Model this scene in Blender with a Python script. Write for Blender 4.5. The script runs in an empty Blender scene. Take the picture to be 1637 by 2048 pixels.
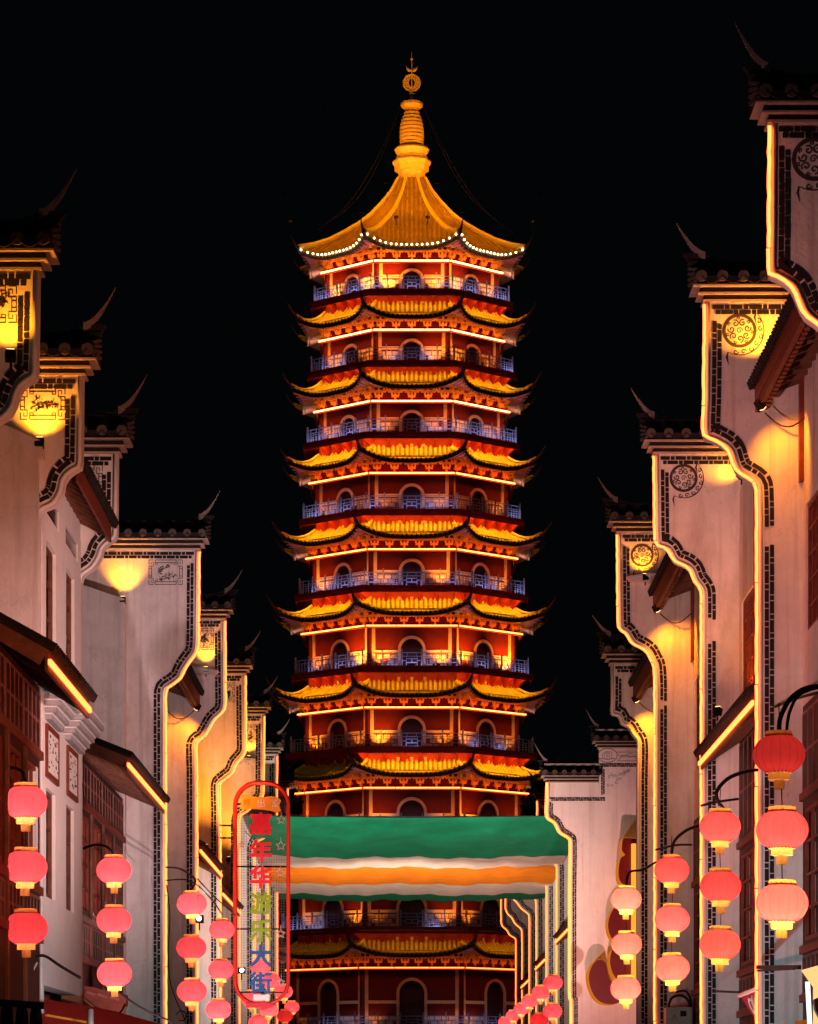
import bpy, math, random
from mathutils import Vector, Matrix

# ------------------------------------------------------------------ camera, sky, exposure
SC = bpy.context.scene
COL = SC.collection
F = 7000.0          # focal length in photograph pixels
EYE = 1.7           # eye height
VX, VY = 820.0, 2190.0   # vanishing point of the street
cam_d = bpy.data.cameras.new('camera')
cam = bpy.data.objects.new('camera', cam_d); COL.objects.link(cam)
cam.location = (0, 0, EYE); cam.rotation_euler = (math.pi / 2, 0, 0)
cam_d.sensor_fit = 'HORIZONTAL'; cam_d.sensor_width = 36.0
cam_d.lens = F / 1637.0 * 36.0
cam_d.shift_x = (818.5 - VX) / 1637.0
cam_d.shift_y = (VY - 1024.0) / 1637.0
cam_d.clip_start = 0.5; cam_d.clip_end = 3000
SC.camera = cam

W = bpy.data.worlds.new('World'); SC.world = W; W.use_nodes = True
_n = W.node_tree.nodes; _l = W.node_tree.links
_bg = _n['Background']
_sky = _n.new('ShaderNodeTexSky'); _sky.sky_type = 'NISHITA'; _sky.sun_disc = False
_sky.sun_elevation = math.radians(-8); _sky.sun_rotation = math.radians(200)
_mx = _n.new('ShaderNodeMix'); _mx.data_type = 'RGBA'; _mx.blend_type = 'ADD'; _mx.inputs['Factor'].default_value = 1.0
_l.new(_sky.outputs['Color'], _mx.inputs['A']); _mx.inputs['B'].default_value = (0.016, 0.020, 0.024, 1)   # faint city glow
_l.new(_mx.outputs['Result'], _bg.inputs['Color'])
_bg.inputs['Strength'].default_value = 0.06

sun_d = bpy.data.lights.new('moon', 'SUN'); sun_d.energy = 0.03; sun_d.angle = math.radians(12)
sun_d.color = (0.8, 0.85, 1.0)
sun = bpy.data.objects.new('moon', sun_d); COL.objects.link(sun)
sun.rotation_euler = (math.radians(50), 0, math.radians(-20))

vs = SC.view_settings
vs.view_transform = 'Standard'; vs.look = 'None'; vs.exposure = 0.0; vs.gamma = 1.0
vs.use_curve_mapping = False
SC.cycles.use_denoising = True
SC.cycles.max_bounces = 5; SC.cycles.diffuse_bounces = 2; SC.cycles.glossy_bounces = 2
SC.cycles.transmission_bounces = 3
SC.cycles.sample_clamp_indirect = 2.5
SC.cycles.caustics_reflective = False; SC.cycles.caustics_refractive = False
SC.cycles.use_light_tree = True

R = random.Random(7)

def at(x, y, d):
    """photograph pixel at distance d along the street -> world point"""
    return Vector(((x - VX) * d / F, d, EYE + (VY - y) * d / F))
def px_z(y, d): return EYE + (VY - y) * d / F
def px_x(x, d): return (x - VX) * d / F

# ------------------------------------------------------------------ materials
MATS = {}
def mat(name, col, rough=0.7, var=0.15, scale=3.0, bump=0.0, metal=0.0, stain=None, spec=0.3, bscale=None):
    m = bpy.data.materials.new(name); m.use_nodes = True
    nt = m.node_tree; nd = nt.nodes; lk = nt.links
    b = nd['Principled BSDF']
    b.inputs['Roughness'].default_value = rough
    b.inputs['Metallic'].default_value = metal
    b.inputs['Specular IOR Level'].default_value = spec
    tc = nd.new('ShaderNodeTexCoord'); mp = nd.new('ShaderNodeMapping')
    geo = nd.new('ShaderNodeNewGeometry')
    lk.new(geo.outputs['Position'], mp.inputs['Vector'])
    if var > 0:
        n1 = nd.new('ShaderNodeTexNoise'); n1.inputs['Scale'].default_value = scale
        n1.inputs['Detail'].default_value = 6; n1.inputs['Roughness'].default_value = 0.65
        lk.new(mp.outputs['Vector'], n1.inputs['Vector'])
        rmp = nd.new('ShaderNodeMapRange')
        rmp.inputs['From Min'].default_value = 0.3; rmp.inputs['From Max'].default_value = 0.7
        rmp.inputs['To Min'].default_value = 1 - var; rmp.inputs['To Max'].default_value = 1 + var
        lk.new(n1.outputs['Fac'], rmp.inputs['Value'])
        mx = nd.new('ShaderNodeVectorMath'); mx.operation = 'SCALE'
        mx.inputs[0].default_value = col[:3]
        lk.new(rmp.outputs['Result'], mx.inputs['Scale'])
        src = mx.outputs['Vector']
        if stain:
            n2 = nd.new('ShaderNodeTexNoise'); n2.inputs['Scale'].default_value = 0.9
            n2.inputs['Detail'].default_value = 8; n2.inputs['Roughness'].default_value = 0.7
            mp2 = nd.new('ShaderNodeMapping'); mp2.inputs['Scale'].default_value = (1.3, 1.3, 0.35)
            lk.new(geo.outputs['Position'], mp2.inputs['Vector'])
            lk.new(mp2.outputs['Vector'], n2.inputs['Vector'])
            r2 = nd.new('ShaderNodeMapRange'); r2.inputs['From Min'].default_value = 0.5
            r2.inputs['From Max'].default_value = 0.72; r2.inputs['To Max'].default_value = 0.75
            lk.new(n2.outputs['Fac'], r2.inputs['Value'])
            mc = nd.new('ShaderNodeMix'); mc.data_type = 'RGBA'
            lk.new(r2.outputs['Result'], mc.inputs['Factor'])
            lk.new(src, mc.inputs['A']); mc.inputs['B'].default_value = (*stain, 1)
            src = mc.outputs['Result']
            # rain streaks and hairline cracks
            n4 = nd.new('ShaderNodeTexNoise'); n4.inputs['Scale'].default_value = 1.0; n4.inputs['Detail'].default_value = 5
            mp4 = nd.new('ShaderNodeMapping'); mp4.inputs['Scale'].default_value = (7.0, 7.0, 0.22)
            lk.new(geo.outputs['Position'], mp4.inputs['Vector']); lk.new(mp4.outputs['Vector'], n4.inputs['Vector'])
            r4 = nd.new('ShaderNodeMapRange'); r4.inputs['From Min'].default_value = 0.52; r4.inputs['From Max'].default_value = 0.75
            r4.inputs['To Max'].default_value = 0.62
            lk.new(n4.outputs['Fac'], r4.inputs['Value'])
            m4 = nd.new('ShaderNodeMix'); m4.data_type = 'RGBA'; lk.new(r4.outputs['Result'], m4.inputs['Factor'])
            lk.new(src, m4.inputs['A']); m4.inputs['B'].default_value = (stain[0]*.8, stain[1]*.8, stain[2]*.8, 1)
            vo = nd.new('ShaderNodeTexVoronoi'); vo.feature = 'DISTANCE_TO_EDGE'; vo.inputs['Scale'].default_value = 0.55
            n5 = nd.new('ShaderNodeTexNoise'); n5.inputs['Scale'].default_value = 2.2; n5.inputs['Detail'].default_value = 6
            lk.new(geo.outputs['Position'], n5.inputs['Vector'])
            ad5 = nd.new('ShaderNodeMix'); ad5.data_type = 'RGBA'; ad5.blend_type = 'ADD'; ad5.inputs['Factor'].default_value = 0.9
            lk.new(geo.outputs['Position'], ad5.inputs['A']); lk.new(n5.outputs['Color'], ad5.inputs['B'])
            lk.new(ad5.outputs['Result'], vo.inputs['Vector'])
            r5 = nd.new('ShaderNodeMapRange'); r5.inputs['From Min'].default_value = 0.0; r5.inputs['From Max'].default_value = 0.006
            r5.inputs['To Min'].default_value = 0.22; r5.inputs['To Max'].default_value = 0.0
            lk.new(vo.outputs['Distance'], r5.inputs['Value'])
            m5 = nd.new('ShaderNodeMix'); m5.data_type = 'RGBA'; lk.new(r5.outputs['Result'], m5.inputs['Factor'])
            lk.new(m4.outputs['Result'], m5.inputs['A']); m5.inputs['B'].default_value = (stain[0]*.45, stain[1]*.45, stain[2]*.45, 1)
            src = m5.outputs['Result']
        lk.new(src, b.inputs['Base Color'])
    else:
        b.inputs['Base Color'].default_value = (*col[:3], 1)
    if bump > 0:
        n3 = nd.new('ShaderNodeTexNoise'); n3.inputs['Scale'].default_value = bscale or scale * 8
        n3.inputs['Detail'].default_value = 4
        lk.new(mp.outputs['Vector'], n3.inputs['Vector'])
        bp = nd.new('ShaderNodeBump'); bp.inputs['Strength'].default_value = bump
        bp.inputs['Distance'].default_value = 0.03
        lk.new(n3.outputs['Fac'], bp.inputs['Height']); lk.new(bp.outputs['Normal'], b.inputs['Normal'])
    MATS[name] = m
    return m
def emat(name, col, s):
    m = bpy.data.materials.new(name); m.use_nodes = True
    nd = m.node_tree.nodes; nd.clear()
    o = nd.new('ShaderNodeOutputMaterial'); e = nd.new('ShaderNodeEmission')
    e.inputs['Color'].default_value = (*col, 1); e.inputs['Strength'].default_value = s
    m.node_tree.links.new(e.outputs[0], o.inputs['Surface'])
    MATS[name] = m
    return m
def tmat(name, col, trans=0.75):
    """thin glowing fabric: diffuse + translucent with faint weave"""
    m = bpy.data.materials.new(name); m.use_nodes = True
    nt = m.node_tree; nd = nt.nodes; nd.clear()
    o = nd.new('ShaderNodeOutputMaterial'); mx = nd.new('ShaderNodeMixShader')
    d = nd.new('ShaderNodeBsdfDiffuse'); t = nd.new('ShaderNodeBsdfTranslucent')
    geo = nd.new('ShaderNodeNewGeometry'); n = nd.new('ShaderNodeTexNoise'); n.inputs['Scale'].default_value = 5
    n.inputs['Detail'].default_value = 5
    nt.links.new(geo.outputs['Position'], n.inputs['Vector'])
    r = nd.new('ShaderNodeMapRange'); r.inputs['To Min'].default_value = 0.82; r.inputs['To Max'].default_value = 1.1
    nt.links.new(n.outputs['Fac'], r.inputs['Value'])
    v = nd.new('ShaderNodeVectorMath'); v.operation = 'SCALE'; v.inputs[0].default_value = col
    nt.links.new(r.outputs['Result'], v.inputs['Scale'])
    for s in (d, t): nt.links.new(v.outputs['Vector'], s.inputs['Color'])
    mx.inputs['Fac'].default_value = trans
    nt.links.new(d.outputs[0], mx.inputs[1]); nt.links.new(t.outputs[0], mx.inputs[2])
    nt.links.new(mx.outputs[0], o.inputs['Surface'])
    MATS[name] = m
    return m

mat('plaster', (0.74, 0.70, 0.68), 0.9, 0.10, 2.2, 0.25, stain=(0.42, 0.36, 0.33))
mat('plaster_clean', (0.78, 0.74, 0.73), 0.9, 0.05, 2.5, 0.1, stain=(0.62, 0.55, 0.53))
mat('plaster_white', (0.80, 0.78, 0.77), 0.8, 0.06, 3, 0.15)
mat('paint_black', (0.012, 0.010, 0.011), 0.75, 0.3, 8)
mat('paint_ink', (0.05, 0.04, 0.04), 0.8, 0.3, 8)
mat('tile_dark', (0.016, 0.013, 0.012), 0.75, 0.45, 6, 0.4)
mat('tile_end', (0.10, 0.082, 0.072), 0.75, 0.3, 9, 0.3)
mat('horn_stone', (0.24, 0.20, 0.19), 0.85, 0.3, 8, 0.3)
mat('fillet', (0.46, 0.39, 0.33), 0.85, 0.15, 6)
mat('wood_red', (0.17, 0.035, 0.018), 0.55, 0.35, 5, 0.3)
mat('wood_dark', (0.042, 0.011, 0.009), 0.6, 0.4, 6, 0.3)
mat('wood_brown', (0.15, 0.062, 0.035), 0.6, 0.4, 5, 0.3)
mat('lattice_wood', (0.24, 0.10, 0.085), 0.6, 0.3, 6)
mat('glass_dark', (0.015, 0.012, 0.014), 0.15, 0.2, 2, spec=0.5)
mat('iron', (0.02, 0.017, 0.016), 0.5, 0.2, 9, metal=0.4)
mat('cable', (0.015, 0.012, 0.012), 0.6, 0.2, 9)
mat('stone_grey', (0.36, 0.36, 0.38), 0.8, 0.25, 7, 0.3)
mat('paving', (0.16, 0.15, 0.15), 0.6, 0.25, 1.5, 0.3)
mat('earth', (0.06, 0.055, 0.05), 0.95, 0.3, 0.2)
# pagoda
mat('pagoda_red', (0.13, 0.008, 0.003), 0.65, 0.18, 2.5)
mat('pagoda_fascia', (0.42, 0.024, 0.008), 0.6, 0.25, 2.0)
mat('pagoda_cream', (0.72, 0.50, 0.26), 0.7, 0.12, 4)
mat('pagoda_gold', (0.85, 0.52, 0.10), 0.5, 0.2, 6)
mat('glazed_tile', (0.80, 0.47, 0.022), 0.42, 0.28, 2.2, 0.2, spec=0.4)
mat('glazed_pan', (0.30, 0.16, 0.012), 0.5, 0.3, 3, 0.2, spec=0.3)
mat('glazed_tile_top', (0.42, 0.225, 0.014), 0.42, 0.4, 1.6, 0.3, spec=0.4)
mat('glazed_ridge', (0.86, 0.54, 0.03), 0.4, 0.15, 3, 0.1, spec=0.4)
mat('eave_dark', (0.085, 0.034, 0.034), 0.7, 0.3, 4)
mat('soffit', (0.46, 0.30, 0.29), 0.8, 0.2, 3)
mat('rail_stone', (0.26, 0.28, 0.36), 0.7, 0.15, 5)
mat('door_dark', (0.07, 0.014, 0.010), 0.6, 0.2, 4)
mat('spire_gold', (0.74, 0.44, 0.10), 0.45, 0.2, 3, 0.2, spec=0.5)
# glowing things
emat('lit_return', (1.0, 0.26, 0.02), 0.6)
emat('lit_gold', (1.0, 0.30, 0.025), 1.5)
emat('neon', (1.0, 0.115, 0.022), 7.8)
emat('neon_far', (1.0, 0.16, 0.03), 4.8)
emat('tube_strip', (1.0, 0.50, 0.15), 9.0)
emat('blue_led', (0.46, 0.54, 1.0), 46.0)
emat('bulb', (1.0, 0.80, 0.50), 9.0)
emat('lamp_lens', (1.0, 0.5, 0.14), 5.0)
emat('lamp_white', (0.85, 0.95, 1.0), 12.0)
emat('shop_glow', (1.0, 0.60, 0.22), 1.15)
emat('fluorescent', (0.9, 0.97, 1.0), 1.6)
tmat('lantern_red', (0.90, 0.062, 0.075), 0.8)
tmat('lantern_gold', (0.92, 0.40, 0.10), 0.75)
mat('banner_red', (0.55, 0.02, 0.015), 0.85, 0.15, 4)
mat('cloth_green', (0.003, 0.25, 0.12), 0.9, 0.22, 1.1, 0.7, bscale=2.6)
mat('cloth_white', (0.78, 0.70, 0.62), 0.9, 0.14, 1.3, 0.7, bscale=2.6)
mat('cloth_orange', (0.95, 0.27, 0.006), 0.9, 0.14, 1.3, 0.7, bscale=2.6)
mat('sign_red', (0.75, 0.02, 0.04), 0.5, 0.05, 3)
mat('sign_green', (0.22, 0.36, 0.02), 0.5, 0.05, 3)
mat('sign_blue', (0.01, 0.09, 0.33), 0.5, 0.05, 3)
mat('sign_orange', (0.90, 0.32, 0.03), 0.5, 0.05, 3)
mat('sign_frame', (0.70, 0.03, 0.02), 0.3, 0.05, 3, spec=0.6)
mat('steel_wire', (0.16, 0.15, 0.15), 0.5, 0.1, 5, metal=0.5)
mat('steel_grey', (0.42, 0.45, 0.44), 0.5, 0.1, 4, metal=0.2)
mat('letter_face', (0.16, 0.010, 0.012), 0.4, 0.1, 3)
mat('letter_gold', (0.85, 0.38, 0.04), 0.4, 0.1, 3)
mat('plain_white', (0.8, 0.8, 0.8), 0.6, 0.03, 3)
mat('sign_maroon', (0.40, 0.03, 0.09), 0.5, 0.05, 3)

# ------------------------------------------------------------------ mesh helpers
class MB:
    def __init__(s): s.v = []; s.f = []
    def add(s, vs, fs):
        o = len(s.v); s.v.extend([tuple(p) for p in vs]); s.f.extend([tuple(i + o for i in q) for q in fs])
        return s
    def box(s, x0, x1, y0, y1, z0, z1):
        if x0 > x1: x0, x1 = x1, x0
        if y0 > y1: y0, y1 = y1, y0
        if z0 > z1: z0, z1 = z1, z0
        return s.add([(x0,y0,z0),(x1,y0,z0),(x1,y1,z0),(x0,y1,z0),(x0,y0,z1),(x1,y0,z1),(x1,y1,z1),(x0,y1,z1)],
              [(0,3,2,1),(4,5,6,7),(0,1,5,4),(1,2,6,5),(2,3,7,6),(3,0,4,7)])
    def bar(s, a, b, w, h):
        """rectangular bar from a to b; w sideways, h upwards"""
        a = Vector(a); b = Vector(b); t = (b - a).normalized()
        up = Vector((0, 0, 1))
        if abs(t.z) > 0.95: up = Vector((0, 1, 0))
        n = t.cross(up).normalized(); u = n.cross(t)
        pts = []
        for p in (a, b):
            for q in ((-1,-1),(1,-1),(1,1),(-1,1)): pts.append(p + n * q[0] * w / 2 + u * q[1] * h / 2)
        return s.add(pts, [(0,1,2,3),(7,6,5,4),(0,4,5,1),(1,5,6,2),(2,6,7,3),(3,7,4,0)])
    def prism(s, poly, y0, y1):
        """polygon in X,Z extruded along Y"""
        n = len(poly)
        vs = [(p[0], y0, p[1]) for p in poly] + [(p[0], y1, p[1]) for p in poly]
        fs = [tuple(range(n)), tuple(range(2 * n - 1, n - 1, -1))]
        for i in range(n):
            j = (i + 1) % n; fs.append((i, i + n, j + n, j))
        return s.add(vs, fs)
    def prism_z(s, poly, z0, z1):
        n = len(poly)
        vs = [(p[0], p[1], z0) for p in poly] + [(p[0], p[1], z1) for p in poly]
        fs = [tuple(range(n - 1, -1, -1)), tuple(range(n, 2 * n))]
        for i in range(n):
            j = (i + 1) % n; fs.append((i, j, j + n, i + n))
        return s.add(vs, fs)
    def prism_x(s, poly, x0, x1):
        """polygon in Y,Z extruded along X"""
        n = len(poly)
        vs = [(x0, p[0], p[1]) for p in poly] + [(x1, p[0], p[1]) for p in poly]
        fs = [tuple(range(n)), tuple(range(2 * n - 1, n - 1, -1))]
        for i in range(n):
            j = (i + 1) % n; fs.append((i, i + n, j + n, j))
        return s.add(vs, fs)
    def tube(s, pts, r, n=6, closed=False):
        pts = [Vector(p) for p in pts]; m = len(pts)
        rs = r if isinstance(r, (list, tuple)) else [r] * m
        o = len(s.v); prev = None
        for i, p in enumerate(pts):
            if closed: t = pts[(i + 1) % m] - pts[i - 1]
            else: t = pts[min(i + 1, m - 1)] - pts[max(i - 1, 0)]
            if t.length < 1e-9: t = Vector((0, 0, 1))
            t.normalize()
            if prev is None:
                ref = Vector((0, 1, 0)) if abs(t.y) < 0.9 else Vector((1, 0, 0))
                prev = (ref - t * ref.dot(t)).normalized()
            else:
                q = prev - t * prev.dot(t)
                prev = q.normalized() if q.length > 1e-6 else prev
            u = t.cross(prev)
            for k in range(n):
                a = 2 * math.pi * k / n
                s.v.append(tuple(p + (prev * math.cos(a) + u * math.sin(a)) * rs[i]))
        for i in range(m if closed else m - 1):
            j = (i + 1) % m
            for k in range(n):
                l = (k + 1) % n
                s.f.append((o + i*n + k, o + j*n + k, o + j*n + l, o + i*n + l))
        if not closed:
            s.f.append(tuple(o + k for k in range(n)))
            s.f.append(tuple(o + (m-1)*n + k for k in range(n - 1, -1, -1)))
        return s
    def lathe(s, prof, n=16, c=(0,0,0), scal=None):
        o = len(s.v); m = len(prof)
        for (r, z) in prof:
            for k in range(n):
                a = 2 * math.pi * k / n
                rr = r * (scal(a) if scal else 1)
                s.v.append((c[0] + rr * math.cos(a), c[1] + rr * math.sin(a), c[2] + z))
        for i in range(m - 1):
            for k in range(n):
                l = (k + 1) % n
                s.f.append((o + i*n + k, o + i*n + l, o + (i+1)*n + l, o + (i+1)*n + k))
        return s
    def ribbon(s, pts, w, y, th=0.006):
        """painted stroke: flat band along an X,Z polyline, th proud of plane y (towards -y)"""
        m = len(pts)
        ws = w if isinstance(w, (list, tuple)) else [w] * m
        vs = []
        for i in range(m):
            a = Vector(pts[max(i - 1, 0)]); b = Vector(pts[min(i + 1, m - 1)])
            t = (b - a)
            if t.length < 1e-9: t = Vector((1, 0))
            t.normalize(); n = Vector((-t.y, t.x)); p = Vector(pts[i])
            for q in (p + n * ws[i] / 2, p - n * ws[i] / 2):
                vs.append((q.x, y - th, q.y)); vs.append((q.x, y + 0.002, q.y))
        fs = []
        for i in range(m - 1):
            a = 4 * i; b = a + 4
            fs += [(a, a+2, b+2, b), (a, b, b+1, a+1), (a+2, a+3, b+3, b+2)]
        fs += [(0, 1, 3, 2), (4*m-4, 4*m-2, 4*m-1, 4*m-3)]
        return s.add(vs, fs)
    def grid(s, fn, nu, nv):
        o = len(s.v)
        for j in range(nv + 1):
            for i in range(nu + 1): s.v.append(tuple(fn(i / nu, j / nv)))
        for j in range(nv):
            for i in range(nu):
                a = o + j * (nu + 1) + i
                s.f.append((a, a + 1, a + nu + 2, a + nu + 1))
        return s
    def mesh(s, name, m, smooth=False):
        me = bpy.data.meshes.new(name); me.from_pydata(s.v, [], s.f)
        if smooth:
            me.polygons.foreach_set('use_smooth', [True] * len(me.polygons))
        me.materials.append(MATS[m]); me.update()
        return me
    def build(s, name, m, parent=None, smooth=False):
        return link(name, s.mesh(name, m, smooth), parent)

def link(name, me, parent=None, loc=None, rz=0.0):
    o = bpy.data.objects.new(name, me); COL.objects.link(o)
    if parent is not None: o.parent = parent
    if loc is not None: o.location = loc
    if rz: o.rotation_euler = (0, 0, rz)
    return o
def tag(o, label, cat, group=None, kind=None):
    if label: o['label'] = label
    if cat: o['category'] = cat
    if group: o['group'] = group
    if kind: o['kind'] = kind
    return o
def empty(name, loc=(0, 0, 0), parent=None):
    o = bpy.data.objects.new(name, None); COL.objects.link(o); o.location = loc
    o.empty_display_size = 0.3
    if parent is not None: o.parent = parent
    bpy.context.view_layer.update() if False else None
    return o
class Thing:
    """an Empty at the base; parts are built in world coordinates and shifted to it"""
    def __init__(s, name, label, cat, loc=(0,0,0), group=None):
        s.o = empty(name, loc); tag(s.o, label, cat, group); s.loc = Vector(loc)
    def part(s, name, mb, m, sub=None, smooth=False, kind=None, label=None):
        me = mb.mesh(name, m, smooth)
        if sub is None:
            me.transform(Matrix.Translation(-s.loc)); o = link(name, me, s.o)
        else:
            me.transform(Matrix.Translation(-s.loc)); o = link(name, me, sub)
        if kind: o['kind'] = kind
        if label: o['label'] = label
        return o
    def light(s, kind, loc, power, col, target=None, angle=60, blend=0.5, radius=0.1, name='lamp_light'):
        ld = bpy.data.lights.new(name, kind); ld.energy = power; ld.color = col
        if kind in ('SPOT', 'POINT'): ld.shadow_soft_size = radius
        if kind == 'SPOT':
            ld.spot_size = math.radians(angle); ld.spot_blend = blend
        o = bpy.data.objects.new(name, ld); COL.objects.link(o); o.parent = s.o
        o.location = Vector(loc) - s.loc
        if target is not None:
            o.rotation_euler = (Vector(target) - Vector(loc)).to_track_quat('-Z', 'Y').to_euler()
        return o
def smooth_path(pts, n=5):
    """Catmull-Rom through the points"""
    out = []
    P = [Vector(p) for p in pts]
    for i in range(len(P) - 1):
        p0 = P[max(i-1,0)]; p1 = P[i]; p2 = P[i+1]; p3 = P[min(i+2, len(P)-1)]
        for k in range(n):
            t = k / n
            out.append(0.5 * ((2*p1) + (p2-p0)*t + (2*p0-5*p1+4*p2-p3)*t*t + (3*p1-p0-3*p2+p3)*t*t*t))
    out.append(P[-1])
    return out

# ------------------------------------------------------------------ ground
g = MB(); g.add([(-900,-100,-0.004),(900,-100,-0.004),(900,1500,-0.004),(-900,1500,-0.004)], [(0,1,2,3)])
tag(g.build('ground', 'earth'), None, None, kind='structure')
g = MB(); g.box(-9, 9, -20, 215, -0.2, 0.0)
g.f = g.f[1:]
tag(g.build('street_pavement', 'paving'), None, None, kind='structure')
# ------------------------------------------------------------------ pagoda
D = 230.0
PX = D / F
T = math.tan(math.radians(22.5))
PC = Vector((px_x(824, D), D, 0.0))
def am(p): return p * PX * 0.99
def zf(y, a): return EYE + (VY - y) * (D - a) / F
strip_y = [521, 659.5, 802, 946, 1098.5, 1251.5, 1415, 1576, 1752, 1936]
lip_y   = [491, 629, 769, 917, 1069, 1223, 1387, 1546, 1722, 1907]
deck_y  = [580, 723, 866, 1020, 1173, 1334, 1495, 1662, 1856, 2062]
a_wall  = [166, 170, 178, 186, 192, 200, 207, 213, 220, 232]
a_strip = [182, 186, 196, 206, 212, 221, 228, 233, 240, 252]
a_deck  = [199, 206, 213, 221, 229, 237, 246, 253, 262, 272]
a_tip   = [243, 248, 259, 267, 280, 288, 292, 298, 303, 310]
arch_t  = [1.65, 1.72, 1.70, 1.90, 1.97, 2.14, 2.17, 2.25, 2.3, 3.4]
arch_w  = [.80, .80, .81, .84, .85, .89, .90, .97, 1.0, .98]
wall_glow = [1500, 330, 130, 130, 330, 1300, 700, 420, 150, 50]
strip_glow = [9, 8, 7.5, 7, 6, 5.5, 5.5, 4.2, 2.2, 2.4]
roof_glow = {}
for k in range(1, 10):
    for i in range(-3, 5): roof_glow[k, i] = [0, 22, 21, 36, 33, 33, 26, 36, 10, 6][k]
for i in (-1, -2, -3): roof_glow[7, i] = 0.0; roof_glow[9, i] = 1.4
roof_glow[7, 0] = 40; roof_glow[2, 0] = 18; roof_glow[6, 0] = 15; roof_glow[1, 0] = 18
led_on = [0.6, 0.5, 0.75, 0.75, 0.55, 0.8, 0.6, 0.35, 0.5, 0.35]
_es = {}
def estr(col, s):
    key = (col, round(s, 2))
    if key not in _es:
        n = 'glow_%d' % len(_es); emat(n, col, s); _es[key] = n
    return _es[key]
pag = empty('pagoda', PC)
tag(pag, 'tall many-storeyed octagonal pagoda glowing gold and red at the street end', 'pagoda')
FACES = [0, 1, -1, 2, -2, 3, -3, 4]
def octa(a): return [(a / math.cos(math.radians(22.5)) * math.sin(math.radians(22.5 + 45*i)), -a / math.cos(math.radians(22.5)) * math.cos(math.radians(22.5 + 45*i))) for i in range(8)]
def RZ(i): return math.radians(45 * i)
def face_pt(i, t, a, z):
    c, s_ = math.cos(RZ(i)), math.sin(RZ(i))
    return Vector((t * c + a * s_, t * s_ - a * c, z))

# bracket set under the eaves, built round its own foot, outward is -y
bb = MB()
bb.box(-.05, .05, -.12, .1, 0, .12)
bb.box(-.17, .17, -.2, .08, .12, .19); bb.box(-.05, .05, -.36, .1, .17, .25)
for q in (-.15, 0, .15): bb.box(q - .045, q + .045, -.24, -.12, .19, .26)
bb.box(-.27, .27, -.34, -.2, .27, .34); bb.box(-.045, .045, -.52, .0, .33, .42)
for q in (-.24, 0, .24): bb.box(q - .045, q + .045, -.4, -.28, .34, .42)
bb.box(-.36, .36, -.5, -.36, .43, .51)
bb.tube([(-.27, -.3, .27), (-.36, -.34, .36), (-.36, -.42, .48)], .035, 4)
bb.tube([(.27, -.3, .27), (.36, -.34, .36), (.36, -.42, .48)], .035, 4)
bb.v = [(x*1.42, y, z*1.85) for x, y, z in bb.v]
BRACKET = bb.mesh('bracket_set', 'pagoda_gold')
pb = MB(); pb.box(-.045, .045, -.045, .045, 0, 1.04); pb.box(-.055, .055, -.055, .055, 1.04, 1.09); pb.lathe([(.035, 1.09), (.05, 1.14), (.0, 1.19)], 6)
POST = pb.mesh('rail_post', 'rail_stone')
def panel_mesh(w, kind):
    m = MB(); h = w / 2 - .055
    m.box(-h, h, -.03, .03, .90, .95); m.box(-h, h, -.03, .03, .06, .11); m.box(-h, h, -.02, .02, .68, .72)
    if kind == 0:
        for z in (.26, .40, .56): m.box(-h, h, -.015, .015, z, z + .028)
        for x in (-.45*h, 0, .45*h): m.box(x - .018, x + .018, -.02, .02, .11, .68)
    else:
        m.box(-h*.6, h*.6, -.02, .02, .28, .33); m.box(-h*.6, h*.6, -.02, .02, .52, .57)
        for x in (-.6*h, .6*h): m.box(x - .018, x + .018, -.02, .02, .11, .68)
        m.box(-h, -h*.6, -.02, .02, .4, .45); m.box(h*.6, h, -.02, .02, .4, .45)
        m.box(-.03, .03, -.02, .02, .33, .52)
    for x in (-.5*h, .5*h): m.box(x - .02, x + .02, -.02, .02, .72, .90)
    return m
led_m = MB(); led_m.box(-.40, .40, -.025, .025, 0, .03)
LED = led_m.mesh('blue_spotlight', 'blue_led')

def lathe_ring(prof, n=24):
    return MB().lathe(prof, n)

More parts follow.
